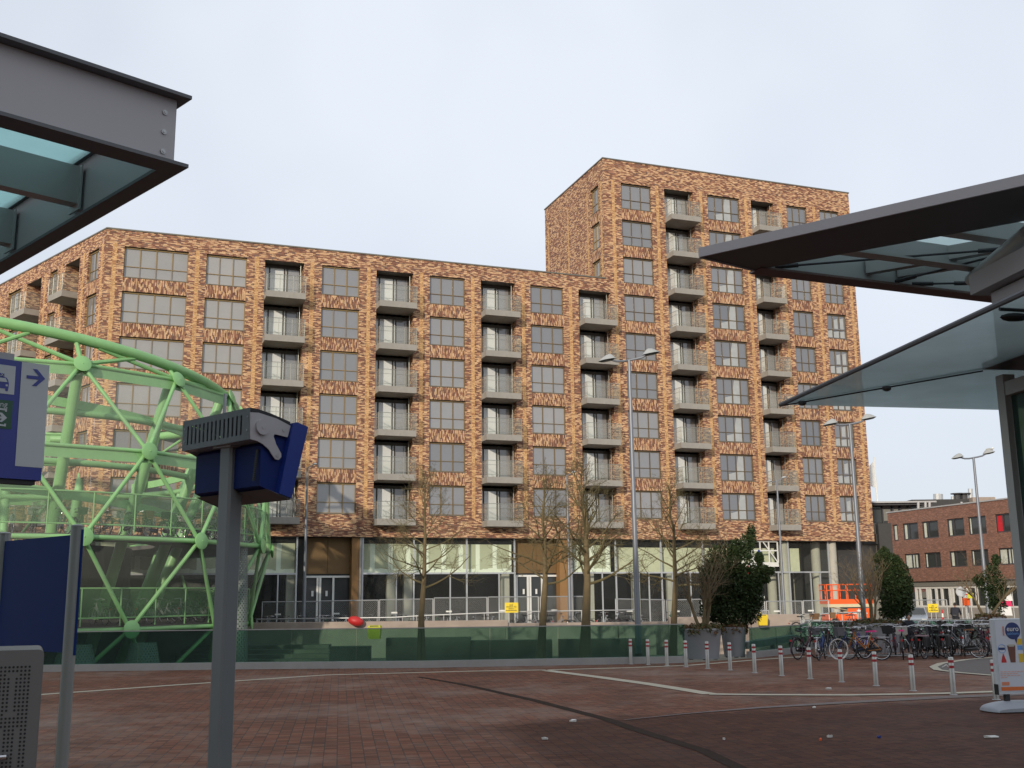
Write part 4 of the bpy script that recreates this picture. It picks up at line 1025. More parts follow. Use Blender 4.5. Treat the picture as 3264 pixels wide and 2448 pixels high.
mb = MB(); mb.ell((0,0,.09), (.19,.075,.075), 12, 8, 0, Matrix.Rotation(R(-12),3,'Y')); mb.ell((.17,0,.17), (.055,.045,.045), 10, 6); mb.frustum((.2,0,.165),(.28,0,.155),.014,.004,6); mb.frustum((.1,0,.11),(.16,0,.165),.05,.035,8); mb.frustum((-.15,0,.08),(-.30,0,.05),.03,.01,6); mb.frustum((0,.03,0),(0,.03,.05),.006,.006,4); mb.frustum((0,-.03,0),(0,-.03,.05),.006,.006,4); mb.build('body', m_birdwhite, gull, smooth=True)
mb = MB(); mb.ell((-.04,-.06,.11), (.19,.02,.055), 10, 6); mb.ell((-.04,.06,.11), (.19,.02,.055), 10, 6); mb.build('wing', m_lamp_head, gull, smooth=True)

# ================================================================ BOLLARDS
BP = [(2011,2117),(2066,2119),(2126,2122),(2187,2126),(2256,2131),(2328,2136),(2406,2145),(2492,2154),(2583,2164),(2683,2174),(2793,2186),(2911,2202),(3040,2215),(3176,2230)]
bol = thing('bollard', '', 'bollard', (0,0,0), 0, 'stainless bollards with red bands')
mb = MB(); mb.lathe([(.064,0),(.064,.87),(.058,.885),(.02,.89)], 16); mb.build('post', m_stainless, bol, smooth=True)
for z in (.66,.79): mb = MB(); mb.lathe([(.0655,z-.035),(.0655,z+.03)], 16, caps=False); mb.build('red_band', m_redband, bol)
mb = MB(); mb.lathe([(.095,.002),(.09,.010),(.064,.012)], 16); mb.build('base_plate', m_zinc, bol)
for k,q in enumerate(BP):
    o = bol if k == 0 else dup(bol); p = G(*q); o.location = (p.x,p.y,.0)
    o['label'] = {0:'stainless bollard left of the tallest lamp post, farthest of the row',1:'stainless bollard just right of the tallest lamp post',3:'stainless bollard before the left edge of the big planter',12:'stainless bollard standing on the pale line, with a scrap of tape',13:'stainless bollard beside the advertising board'}.get(k,'stainless bollard with two red bands, number in between planter and advertising board'.replace('number in between','standing between'))
    if k in (4,5): o['label'] = ('stainless bollard in front of the big planter','stainless bollard in front of the smaller planter')[k-4]
    if k in (9,10): o['label'] = ('stainless bollard in front of the white-tyred bicycle','stainless bollard in front of the orange bicycle')[k-9]
    if k == 2: o['label'] = 'third stainless bollard from the far end of the row, before the glass balustrade'
    if k == 11: o['label'] = 'stainless bollard in front of the bicycle with a mauve pannier bag'
    if k == 6: o['label'] = 'stainless bollard in front of the concrete bench, nearer the planters'
    if k == 7: o['label'] = 'stainless bollard in front of the concrete bench, nearer the bicycles'
    if k == 8: o['label'] = 'stainless bollard in front of the leftmost parked bicycles'

# ================================================================ TREES AND PLANTERS
def rnd(a, b): return random.uniform(a, b)
def branch(mb, p, d, L, r, lev, maxlev, droop=.0, kids=(5,7), spread=(35,70), mi=0, tips=None, shrink=(.45,.7)):
    n = max(3, int(L/.28)); pts = [p]; rs = [r]; dd = d.normalized()
    for i in range(n):
        dd = (dd+Vector((rnd(-1,1),rnd(-1,1),rnd(-1,1)))*.16+Vector((0,0,.10-droop))*.5).normalized(); pts.append(pts[-1]+dd*L/n); rs.append(r*(1-.72*(i+1)/n))
    mb.tube(pts, rs, 6 if r > .04 else 4 if r > .012 else 3, mi, caps=False)
    if lev >= maxlev: return
    k = random.randint(*kids)
    for i in range(k):
        t = rnd(.22,1.0); j = min(int(t*n), n-1); q = pts[j].lerp(pts[j+1], t*n-j); dq = (pts[j+1]-pts[j]).normalized()
        a = dq.orthogonal().normalized(); a = Matrix.Rotation(rnd(0,2*math.pi),3,dq)@a; ang = R(rnd(*spread))
        nd = dq*math.cos(ang)+a*math.sin(ang); branch(mb, q, nd, L*rnd(*shrink)*(1.1-.45*t), max(rs[j]*.6, .0042), lev+1, maxlev, droop, kids, spread, mi, tips, shrink)
def bare_tree(pix, dep, zbase, r, ztop, label, nb=22, crown=2.4, seed=1, lowz=.42, kids=(4,6)):
    random.seed(seed); pts = [Y(x,y,dep) for x,y in pix]; pts[0].z = zbase
    T = thing('bare_tree', label, 'tree', pts[0], 0, 'bare trees in the sunken yard'); tz = pts[-1]
    top = Vector((tz.x+rnd(-.2,.2), tz.y, ztop)); 
    for i in range(1,6): pts.append(tz.lerp(top, i/5)+Vector((rnd(-.1,.1),rnd(-.1,.1),0)))
    rs = [r*(1.25 if i == 0 else 1.0)*max(.10,1-.9*(p.z-zbase)/(ztop-zbase)) for i,p in enumerate(pts)]
    mb = MB(); mb.tube(pts, rs, 10, caps=False); mb.build('trunk', m_bark, T, True, True)
    mb = MB(); h = ztop-zbase; z0 = zbase+h*lowz
    def trunk_at(z):
        for a, b in zip(pts, pts[1:]):
            if a.z <= z <= b.z: return a.lerp(b,(z-a.z)/max(1e-5,b.z-a.z))
        return pts[-1]
    for i in range(nb):
        t = (i+.3)/nb; z = z0+(ztop-.2-z0)*t; az = i*2.4+rnd(-.4,.4); el = R(rnd(8,30)+48*t)
        d = Vector((math.cos(az)*math.cos(el), math.sin(az)*math.cos(el)*.9, math.sin(el))); branch(mb, trunk_at(z), d, crown*(1.05-.62*t)*rnd(.75,1.15), r*.28*(1-.6*t), 1, 4, .02, kids)
    mb.build('branches', m_twig, T, True)
    return T
ZP = -.62
bare_tree([(1342,2120),(1343,1960),(1352,1840),(1354,1750)], 47.0, ZP, .17, Y(1370,1535,47).z, 'bare tree left of the others, standing alone in the sunken yard', seed=11)
bare_tree([(1722,2110),(1730,1990),(1738,1850),(1736,1760)], 48.5, ZP, .20, Y(1720,1520,48.5).z, 'bare mossy tree in the sunken yard before the second entrance panel', seed=12, crown=2.5)
bare_tree([(1862,2110),(1868,1980),(1872,1850),(1868,1740)], 47.5, ZP, .25, Y(1868,1510,47.5).z, 'thickest bare mossy tree, just left of the tallest lamp post', seed=13, crown=2.8, nb=25)
bare_tree([(2143,2110),(2148,1990),(2153,1860),(2150,1780)], 49.5, ZP, .19, Y(2175,1545,49.5).z, 'bare tree right of the tallest lamp post, behind the big planter', seed=14, crown=2.4)
def leafclump(mb, c, rad, n, size, mi=(0,), flat=.0):
    for _ in range(n):
        while True:
            v = Vector((rnd(-1,1),rnd(-1,1),rnd(-1,1)))
            if .25 < v.length < 1: break
        p = Vector(c)+Vector((v.x*rad[0],v.y*rad[1],v.z*rad[2])); d = Vector((rnd(-1,1),rnd(-1,1),rnd(-.9,.6))).normalized(); u = d.orthogonal().normalized(); u = Matrix.Rotation(rnd(0,6.3),3,d)@u; w = d.cross(u); s = size*rnd(.6,1.4)
        mb.add([p-u*s*.5, p+w*s*.22, p+u*s*.6, p-w*s*.22], [(0,1,2,3)], random.choice(mi))
def evergreen(T, clumps, base, name='crown', size=.13, dens=240, mats=None):
    mb = MB()
    for c, rad in clumps: leafclump(mb, c, rad, int(dens*max(.15,(rad[0]*rad[1]*rad[2])**.6)*3.2), size, (0,0,0,1))
    mb.build(name, mats or [m_leaf, m_leaf_lt], T, True)
def planter(pix0, pix1, ytop, ybase, label, taper=.78):
    a = G((pix0+pix1)/2, ybase); d = a.y+.55; l, r_ = Y(pix0,ytop,d), Y(pix1,ytop,d); c = (l+r_)/2; rad = (r_.x-l.x)/2; h = c.z
    T = thing('planter', label, 'planter', (c.x,d,0), 0, 'large round grey planters')
    mb = MB(); mb.lathe([(rad*taper,.03),(rad*taper*1.01,.06),(rad*.97,h*.93),(rad,h*.95),(rad,h),(rad*.9,h),(rad*.88,h-.10)], 36, caps=False); mb.lathe([(rad*taper,.03),(.02,.03)],36,caps=False); mb.build('pot', m_planter, T, smooth=True)
    mb = MB(); mb.lathe([(rad*.9,h-.08),(.01,h+.04)], 24, caps=False); mb.build('soil', m_soil, T)
    mb = MB()
    for k in range(3): t = R(200+k*70); mb.box((rad*taper*math.cos(t)*.8-.07,rad*taper*math.sin(t)*.8-.07,0),(rad*taper*math.cos(t)*.8+.07,rad*taper*math.sin(t)*.8+.07,.035))
    mb.build('foot', m_black, T)
    return T, Vector((c.x,d,h)), rad
random.seed(21)
T1, c1, r1 = planter(2170,2300,2002,2104,'big round grey planter with a bare multi-stem shrub, left of the pair')
T2, c2, r2 = planter(2296,2378,1998,2097,'grey planter with dark evergreen and dry leaves, right of the pair')
def cover(c, rad, label, n, mats, hgt=.16, size=.12):
    P = thing('ground_cover', label, 'plant', c); mb = MB()
    for _ in range(n):
        t = rnd(0,6.283); q = rad*math.sqrt(rnd(0,1))*1.02; leafclump(mb, (c.x+q*math.cos(t),c.y+q*math.sin(t),c.z+rnd(-.06,hgt*(1.1-q/rad*.6))), (.08,.08,.06), 7, size, tuple(range(len(mats))))
    for _ in range(n//4):
        t = rnd(0,6.283); leafclump(mb, (c.x+rad*1.02*math.cos(t),c.y+rad*1.02*math.sin(t),c.z-rnd(0,.22)), (.07,.07,.09), 6, size, tuple(range(len(mats))))
    mb.build('leaves', mats, P, True)
cover(c1, r1, 'low green creeper covering the soil of the big grey planter', 190, [m_ivy, m_ivy, m_dryleaf])
cover(c2, r2, 'brown and green creeper spilling over the smaller grey planter', 140, [m_dryleaf, m_ivy, m_dryleaf])
def shrub(c, label, stems, L, r, seed, group, spread=.5, mat=None, maxlev=4, kids=(3,5)):
    random.seed(seed); P = thing('bare_shrub', label, 'shrub', c, 0, group); mb = MB(); m2 = MB()
    for k in range(stems):
        az = k*2.4; d = Vector((math.cos(az)*spread,math.sin(az)*spread,1)).normalized(); n = 5; pts = [c+Vector((math.cos(az)*.12,math.sin(az)*.12,-.05))]; rs = [r]
        for i in range(n): d = (d+Vector((rnd(-1,1),rnd(-1,1),.25))*.13).normalized(); pts.append(pts[-1]+d*L/n); rs.append(r*(1-.5*(i+1)/n))
        mb.tube(pts, rs, 7, caps=False)
        for i in range(2,n+1):
            for _ in range(2 if i < n else 3):
                a = rnd(0,6.283); nd = (d+Vector((math.cos(a),math.sin(a),.45))*.75).normalized(); branch(m2, pts[i], nd, L*rnd(.42,.75), rs[i]*.6, 1, maxlev-1, .0, kids, (25,60))
    mb.build('stems', m_bark, P, True, True); m2.build('twigs', mat or m_twig2, P, True)
shrub(c1+Vector((.05,0,0)), 'bare multi-stem shrub growing in the big grey planter', 4, 1.9, .075, 31, 'bare shrubs in planters', .38)
random.seed(41)
E1 = thing('evergreen_shrub', 'tall dark evergreen shrub growing in the smaller grey planter', 'shrub', c2, 0, 'evergreen shrubs in planters')
def px_cl(lst, dep, yy=.75): 
    out = []
    for x, y, rx, ry in lst: p = Y(x,y,dep); k = dep/FPX; out.append((p, (rx*k, min(rx,ry)*k*yy, ry*k)))
    return out
cl = [(2340,1950,75,55),(2300,1930,60,50),(2370,1900,65,55),(2290,1880,55,50),(2330,1850,65,55),(2385,1860,45,50),(2320,1800,55,45),(2290,1820,45,40),(2360,1790,45,50),(2380,1740,25,45),(2395,1710,16,40),(2410,1830,35,30),(2430,1815,22,18),(2455,1820,14,12),(2440,1845,16,14),(2300,1760,45,30),(2270,1790,30,30),(2255,1915,25,40),(2390,1950,40,40),(2345,1745,24,30),(2420,1780,14,22),(2275,1850,45,45),(2390,1910,45,45),(2265,1880,30,40),(2400,1870,35,35),(2280,1950,50,40),(2250,1820,25,22)]
evergreen(E1, px_cl(cl, c2.y), c2, dens=800, size=.13)
mb = MB()
for q in ((2335,1790),(2370,1740),(2300,1850),(2400,1830)): mb.tube([c2+Vector((rnd(-.1,.1),0,-.05)), c2.lerp(Y(*q,c2.y),.5)+Vector((rnd(-.1,.1),0,0)), Y(*q,c2.y)], [.05,.035,.015], 6)
mb.build('stems', m_bark, E1, True)
random.seed(42); mb = MB()
for _ in range(16): branch(mb, Y(rnd(2255,2330),rnd(1745,1830),c2.y-.4), Vector((rnd(-1,.6),rnd(-.5,.1),rnd(.1,1))), rnd(.6,1.1), .012, 2, 4, 0, (3,4))
mb.build('twigs', m_twig2, E1, True)
# the two right-hand planters further back
def back_planter(px0, px1, ytop, dep, lab):
    l, r_ = Y(px0,ytop,dep), Y(px1,ytop,dep); c = (l+r_)/2; rad = (r_.x-l.x)/2
    T = thing('planter', lab, 'planter', (c.x,dep,0), 0, 'large round grey planters'); h = c.z
    mb = MB(); mb.lathe([(rad*.8,0),(rad*.97,h*.93),(rad,h*.95),(rad,h),(rad*.9,h),(rad*.88,h-.1),(.01,h-.03)], 32); mb.build('pot', m_planter, T, smooth=True); return c, rad
c3, r3 = back_planter(2722,2872,1985,46.2,'grey planter behind the parked bicycles, under the orange lift')
c4, r4 = back_planter(3110,3200,1966,49.4,'grey planter behind the parked bicycles at the far right')
cover(c3, r3, 'mossy creeper on the planter behind the orange bicycle', 150, [m_ivy, m_ivy, m_dryleaf], .14)
cover(c4, r4, 'mossy creeper on the far right planter', 110, [m_ivy, m_dryleaf], .14)
shrub(c3-Vector((.35,.2,0)), 'bare multi-stem shrub in front of the evergreen by the orange lift', 4, 1.9, .055, 51, 'bare shrubs in planters', .32)
shrub(c4-Vector((.2,.2,0)), 'bare shrub with two leaning pale stems at the far right', 2, 1.7, .07, 52, 'bare shrubs in planters', .55)
random.seed(43)
E2 = thing('evergreen_shrub', 'rounded dark evergreen shrub right of the orange lift', 'shrub', c3, 0, 'evergreen shrubs in planters')
evergreen(E2, px_cl([(2855,1930,45,45),(2865,1890,45,45),(2850,1850,45,45),(2875,1850,30,40),(2840,1820,35,35),(2870,1815,25,30),(2835,1785,28,25),(2815,1770,22,22),(2820,1758,14,16),(2800,1780,18,15),(2885,1900,25,50),(2835,1950,35,25),(2860,1790,18,16),(2880,1860,32,40),(2885,1930,28,40),(2815,1830,30,35),(2850,1900,50,60)], c3.y+.3), c3, dens=800, size=.13)
E3 = thing('evergreen_shrub', 'loose evergreen shrub at the far right above the advertising board', 'shrub', c4, 0, 'evergreen shrubs in planters')
evergreen(E3, px_cl([(3170,1900,38,40),(3150,1860,38,30),(3180,1860,30,30),(3160,1830,35,22),(3165,1810,20,18),(3175,1785,14,18),(3120,1850,20,18),(3180,1930,30,25),(3195,1880,14,25)], c4.y+.3), c4, dens=560, size=.13)
random.seed(44); mb = MB()
for _ in range(14): branch(mb, Y(rnd(3090,3200),rnd(1820,1880),c4.y-.2), Vector((rnd(-1,1),rnd(-.5,.1),rnd(.0,1))), rnd(.5,1.0), .012, 2, 4, 0, (3,4))
mb.build('twigs', m_twig2, E3, True)

# ================================================================ STREET BEYOND: LIFT, BUILDINGS, SIGNS, CAR, PEOPLE
LD = 71.; la, lb = Y(2640,1965,LD), Y(2790,1965,LD); lw = lb.x-la.x
lift = thing('scissor_lift', 'orange scissor lift with railed platform beside the concrete columns', 'scissor lift', (la.x,LD,.3), R(3))
lz = lambda py: Y(2700,py,LD).z-.3
z0, z1, z2 = lz(1910), lz(1903), lz(1863)
mb = MB(); mb.box((0,0,z0-.30),(lw,1.5,z0)); mb.build('platform', m_orange, lift)
mb = MB(); mb.box((0,-.02,z0-.5),(lw,1.4,z0-.303)); mb.build('platform_edge', m_cream, lift)
mb = MB()
for y in (0.03,1.45):
    for z in (z2,(z0+z2)/2+.1): mb.tube([(0.03,y,z),(lw-.03,y,z)], .035, 6)
    for q in (0,.12,.24,.42,.45,.62,.80,.97): mb.frustum((.03+q*lw,y,z0),(.03+q*lw,y,z2),.035,.035,6)
for x in (.03,lw-.03): 
    for z in (z2,(z0+z2)/2+.1): mb.tube([(x,.03,z),(x,1.45,z)], .035, 6)
mb.build('guard_rail', m_orange, lift)
mb = MB(); zc = z0-.5; zb = .75
for y in (.15,.75):
    for a,b in ((.1,.9),(.9,.1)): mb.hexa([(lw*a,y,zb),(lw*a+.14,y,zb),(lw*a+.14,y+.08,zb),(lw*a,y+.08,zb),(lw*b,y,zc),(lw*b+.14,y,zc),(lw*b+.14,y+.08,zc),(lw*b,y+.08,zc)])
mb.build('scissor_arm', m_cream, lift)
mb = MB(); mb.bevbox((.0,-.05,.25),(lw,1.5,.78), .06); mb.bevbox((lw*.42,-.09,.5),(lw*.92,-.055,1.15), .01); mb.build('chassis', m_orange, lift)
mb = MB(); p = Vector((lw*.66,-.10,.98)); st = [p+Vector(((.17 if k%2 == 0 else .07)*math.sin(math.pi*k/5),0,(.17 if k%2 == 0 else .07)*math.cos(math.pi*k/5))) for k in range(10)]; mb.prism(st,(0,-.01,0)); mb.box((lw*.52,-.11,.80),(lw*.84,-.10,.86)); mb.build('emblem', m_white, lift)
for x in (.4,lw-.4):
    mb = MB(); mb.frustum((x,-.12,.27),(x,.14,.27),.27,.27,18); w_ = mb.build('wheel', m_tyre, lift); mb = MB(); mb.frustum((x,-.135,.27),(x,-.122,.27),.13,.13,14); mb.build('rim', m_cream, w_)

# white hoist truss under the overhang
tr_ = thing('hoist_frame', 'white lattice hoist frame hanging under the brick overhang', 'hoist frame', FO, PSI)
x0, x1 = fx(2335), fx(2475); zt, zb_ = ZB-.02, 4.75; mb = MB()
for z in (zb_,(zt+zb_)/2+.1,zt-.05): mb.box((x0,.2,z-.05),(x1,.28,z+.05))
mb.box((x0+.02,.15,zb_-.28),(x1-.02,.5,zb_-.06))
for k in range(6): x = x0+(x1-x0)*k/5; mb.box((x-.04,.197,zb_+.05),(x+.04,.283,zt-.1))
for a,b in ((0,1.2),(5,3.4)): mb.frustum((x0+(x1-x0)*a/5,.24,zb_),(x0+(x1-x0)*b/5,.24,zt-.1),.05,.05,6)
mb.build('lattice', m_white, tr_)
bn_ = thing('banner', 'blue and white banner strip with a red tail behind the evergreen', 'banner', FO, PSI)
a, b = fx(2362,1822), fx(2408,1758); za, zb2 = 3.95, 5.55
for nm, t0, t1, mt in (('red_end',0,.25,m_red),('white_part',.25,.72,m_white),('blue_part',.72,1,m_blue)):
    mb = MB(); P = lambda t,o: Vector((a+(b-a)*t+o*.16,-.3,za+(zb2-za)*t-o*.22)); mb.prism([P(t0,-1),P(t1,-1),P(t1,1),P(t0,1)],(0,.03,0)); mb.build(nm, mt, bn_)

# brown brick terrace on the right
pA = Y(2828,1636,112); pBz = pA.z; rB = ray(3233,1588); pB = CV+rB*((pBz-CAMH)/rB.z)
bu = (pB-pA); bu.z = 0; bu.normalize(); bn2 = Vector((-bu.y,bu.x,0)); bn2 = bn2 if bn2.y > 0 else -bn2
bps = math.atan2(bu.y,bu.x)
if abs(bps) > math.pi/2: pass
brown = thing('brick_building', 'long brown brick building with dark framed windows over white shop fronts', 'building', (pA.x,pA.y,0), bps)
Bm = Matrix.Translation((pA.x,pA.y,0)) @ Matrix.Rotation(bps,4,'Z')
def bl(px, py):  # pixel -> local x,z on the front plane
    q = PL(px,py,pA,bn2); l = Bm.inverted()@q; return l.x, l.z
XW = 60.; zr = pA.z; zbb = bl(2909,1853.7)[1]
W2 = []
K = 3.317; P2 = lambda x,y: (2650+x/K, 1400+y/K)
wl_ = [((645,915),(710,1065),1),((748,895),(925,1055),2),((950,876),(1138,1038),2),((1215,852),(1412,1022),2),((1437,830),(1645,1000),3),((1725,800),(1948,978),4),
       ((665,1227),(720,1340),1),((768,1215),(945,1365),5),((978,1200),(1165,1360),3),((1240,1184),(1440,1345),2),((1467,1172),(1670,1338),3),((1760,1152),(1975,1322),5)]
for (a,b,k) in wl_:
    x0, z1_ = bl(*P2(*a)); x1, z0_ = bl(*P2(*b)); W2.append([x0,x1,z0_,z1_,k])
r1 = W2[1][3], W2[1][2]; r2 = W2[7][3], W2[7][2]
for i, w in enumerate(W2):
    w[3], w[2] = (r1 if i < 6 else r2)
ext = [(W2[5][0]+6.2*k, W2[5][1]+6.2*k) for k in (1,2,3,4)]
for a,b in ext:
    W2.append([a,b,r1[1],r1[0],2]); W2.append([a,b,r2[1],r2[0],3])
mb = MB(); xs = [0,XW]; zs = [zbb,zr]
for w in W2: xs += w[:2]; zs += w[2:4]
def bf(xc,zc):
    for w in W2:
        if w[0] < xc < w[1] and w[2] < zc < w[3]: return None
    return 0
grid(mb, xs, zs, None, bf)
for w in W2: reveal(mb, w[0],w[1],w[2],w[3],.2)
mb.m = [0 if q == 3 else q for q in mb.m]
mb.add([(0,0,zbb),(0,14,zbb),(0,14,zr),(0,0,zr)], [(3,2,1,0)]); mb.add([(0,0,zr),(XW,0,zr),(XW,14,zr),(0,14,zr)], [(0,1,2,3)])
mb.build('wall', m_brown_brick, brown)
mb = MB(); mb.box((-.1,-.08,zr-.003),(XW,.4,zr+.12)); mb.build('roof_edge', m_roof_lt, brown)
for w in W2:
    a,b,c,d,k = w; mb = MB(); t = .11; W_ = b-a
    mb.box((a,.1,c),(a+t,.2,d)); mb.box((b-t,.1,c),(b,.2,d)); mb.box((a+t,.1,c),(b-t,.2,c+t)); mb.box((a+t,.1,d-t),(b-t,.2,d))
    if k != 1: mb.box((a+W_*(.36 if k in (2,4) else .64)-.05,.104,c+t),(a+W_*(.36 if k in (2,4) else .64)+.05,.2,d-t))
    fo = mb.build('window', m_roof_dk, brown)
    mb = MB(); mb.add([(a+.05,.19,c+.05),(b-.05,.19,c+.05),(b-.05,.19,d-.05),(a+.05,.19,d-.05)], [(0,1,2,3)]); mb.build('pane', m_pane_dark, fo)
    segs_ = {1:[(.1,.6)],2:[(.07,.22)],3:[(.02,.12)],4:[(.05,.34),(.88,.97)],5:[(.05,.40),(.5,.78)]}[k]
    for q0,q1 in segs_:
        mb = MB(); n = 10; vs = []
        for i in range(n+1): x = a+W_*(q0+(q1-q0)*i/n); vs += [(x,.165+.012*(i%2),c+t),(x,.165+.012*(i%2),d-t)]
        mb.add(vs, [(2*i,2*i+2,2*i+3,2*i+1) for i in range(n)])
        mb.build('curtain', m_redcurtain if k == 4 else m_curtain, fo)
# shop fronts under the brick
zf1 = bl(2920,1870)[1]; zf0 = bl(2920,1935)[1]
mb = MB(); mb.box((-.0,.25,zf1),(XW,.6,zbb-.004)); mb.build('fascia', m_wall_grey, brown)
mb = MB(); mb.box((0,.3,-.5),(XW,13.9,zf0)); mb.build('plinth', m_conc, brown)
mb = MB(); mb.add([(0,.5,zf0),(XW,.5,zf0),(XW,.5,zf1),(0,.5,zf1)], [(0,1,2,3)]); mb.build('shop_window', m_pane_dark, brown)
mb = MB(); K5 = 5.53; fxs = [bl(2900+q/K5,1900)[0] for q in (60,130,255,300,410,510,650,700,825,905,1000,1120)]
for q in fxs: mb.box((q-.13,.36,zf0),(q+.13,.49,zf1-.004))
mb.box((fxs[0],.355,zf1-.22),(XW*.5,.49,zf1-.004)); mb.box((fxs[0],.355,zf0),(XW*.5,.49,zf0+.16)); mb.build('shopfront_frame', m_white, brown)
mb = MB(); mb.box((fxs[0]+.2,.44,zf0+.9),(fxs[2]-.15,.47,zf1-.3)); mb.build('window_poster', m_wall_grey, brown)
def text(body, size, M, mat, parent, name='lettering', ext=.0):
    cu = bpy.data.curves.new(name, 'FONT'); cu.body = body; cu.size = size; cu.extrude = ext; cu.align_x = 'CENTER'; cu.align_y = 'CENTER'; cu.materials.append(mat)
    tmp = bpy.data.objects.new(name, cu); S.collection.objects.link(tmp); dg = bpy.context.evaluated_depsgraph_get(); me = bpy.data.meshes.new_from_object(tmp.evaluated_get(dg))
    bpy.data.objects.remove(tmp); me.materials.clear(); me.materials.append(mat); o = bpy.data.objects.new(name, me); S.collection.objects.link(o); o.parent = parent; o.matrix_basis = M; return o
def tm(c, ax, up): 
    ax = Vector(ax).normalized(); up = Vector(up).normalized(); n = ax.cross(up); return Matrix(((ax.x,up.x,n.x,c[0]),(ax.y,up.y,n.y,c[1]),(ax.z,up.z,n.z,c[2]),(0,0,0,1)))
tq0, tq1 = bl(2893,1880), bl(2941,1880); ttx = text('PRINTSHOP', .62, tm(((tq0[0]+tq1[0])/2,.425,tq1[1]),(1,0,0),(0,0,1)), m_redband, brown)
ttx.scale = ((tq1[0]-tq0[0])/max(.1,ttx.dimensions.x),1,1)
# dark glass building and grey blocks between
gb = thing('office_building', 'grey office building with dark glazed top floor and thin roof slab behind the brick block', 'building', (40,120,0))
def gq(px0,px1,y0,y1,dep,name,mat,th=10):
    a, b = Y(px0,y1,dep), Y(px1,y0,dep); mb = MB(); mb.box((a.x,dep,a.z),(b.x,dep+th,b.z)); return mb.build(name, mat, gb, True)
gq(2770,2920,1604,1667,121,'glazed_floor',m_pane_dark); gq(2757,2985,1596,1603.6,119.5,'roof',m_roof_lt,14); gq(2757,2950,1603.9,1611,119.8,'roof_edge',m_roof_dk,12)
mb = MB()
for q in (2811,2843,2868,2892): p, p2 = Y(q,1607,120.9), Y(q,1667,120.9); mb.box((p.x-.07,120.8,p2.z),(p.x+.07,120.99,p.z))
p, p2 = Y(2770,1622,120.9), Y(2920,1622,120.9); mb.box((p.x,120.82,p.z-.05),(p2.x,120.98,p.z+.05)); mb.build('mullion', m_roof_dk, gb, True)
for q0,q1 in ((2811,2843),(2844,2868),(2869,2910)):
    p, p2 = Y(q0,1612,120.95), Y(q1,1660,120.95); mb = MB(); mb.box((p.x+.1,120.9,p2.z),(p2.x-.1,120.96,p.z)); mb.build('blind_or_reflection', m_wall_grey, gb, True)
for q in (2927,2950,2963,3065): p, p2 = Y(q,1600,118), Y(q,1640,118); mb = MB(); mb.frustum(p2,p,.14,.14,8); mb.build('flue', m_roof_lt, gb, True)
ob = thing('office_building', 'low dark roof block with vents rising behind the brown brick building', 'building', (55,128,0))
a, b = Y(2910,1640,126), Y(3140,1590,126); mb = MB(); mb.box((a.x,126,0),(b.x,140,b.z)); mb.build('wall', m_wall_dk, ob, True)
p, p2 = Y(3105,1640,125), Y(3172,1584,125); mb = MB(); mb.box((p.x,125,0),(p2.x,132,p2.z)); mb.build('stair_tower', m_conc_pink, ob, True)
for q,y,r in ((2990,1575,.55),(3036,1582,.18)): p = Y(q,1590,127); p2 = Y(q,y,127); mb = MB(); mb.frustum(p-Vector((0,0,.3)),p2,r,r,12); mb.build('vent', m_alu, ob, True)
for q in (3051,3073): p = Y(q,1590,127); p2 = Y(q,1575,127); mb = MB(); mb.frustum(p-Vector((0,0,.3)),p2,.4,.4,12); mb.frustum(p2,p2+Vector((0,0,.1)),.75,.75,12); mb.build('vent', m_roof_dk, ob, True)
p = Y(3094,1590,127); p2 = Y(3093,1558,127); mb = MB(); mb.frustum(p-Vector((0,0,.3)),p2,.28,.28,12); mb.build('chimney_pipe', m_alu, ob, True)
gw = thing('grey_building', 'windowless grey clad wall between the brick block and the brown building', 'building', (30,100,0))
a, b = Y(2706,1985,100), Y(2836,1668,100); mb = MB(); mb.box((a.x,100,0),(b.x,112,b.z)); mb.build('wall', m_wall_grey, gw, True)
a, b = Y(2752,1735,99.8), Y(2812,1702,99.8); mb = MB(); mb.box((a.x,99.7,a.z),(b.x,99.99,b.z)); mb.build('vent_grille', m_wall_dk, gw, True)
a, b = Y(2706,1980,99.6), Y(2711,1725,99.6); mb = MB(); mb.box((a.x,99.5,0),(b.x+.05,99.99,b.z)); mb.build('downpipe', m_roof_lt, gw, True)
a, b = Y(2805,1800,99.5), Y(2836,1668,99.5); mb = MB(); mb.box((a.x,99.2,0),(b.x,99.99,b.z)); mb.build('dark_bay', m_wall_dk, gw, True)
p = Y(2797,1600,122); p2 = Y(2784,1457,122); fp = thing('flagpole', 'slim white flagpole above the grey office roof', 'flagpole', p); mb = MB(); mb.frustum(p-Vector((0,0,3)),Vector((p.x,p.y,p2.z)),.13,.07,8); mb.build('pole', m_white, fp, True)
mb = MB(); mb.hexa([(p.x-.75,p.y,p2.z-3.3),(p.x-.1,p.y,p2.z-3.5),(p.x-.1,p.y+.03,p2.z-3.5),(p.x-.75,p.y+.03,p2.z-3.3),(p.x-.6,p.y,p2.z-1.0),(p.x-.1,p.y,p2.z-.5),(p.x-.1,p.y+.03,p2.z-.5),(p.x-.6,p.y+.03,p2.z-1.0)]); mb.build('flag', m_birdwhite, fp, True)
# far row to close the horizon on the right and left
fr_ = thing('brick_building', 'dark far building at the right edge behind the booth', 'building', (70,90,0)); mb = MB(); mb.box((64,82,0),(110,110,9)); mb.build('wall', m_wall_dk, fr_, True)
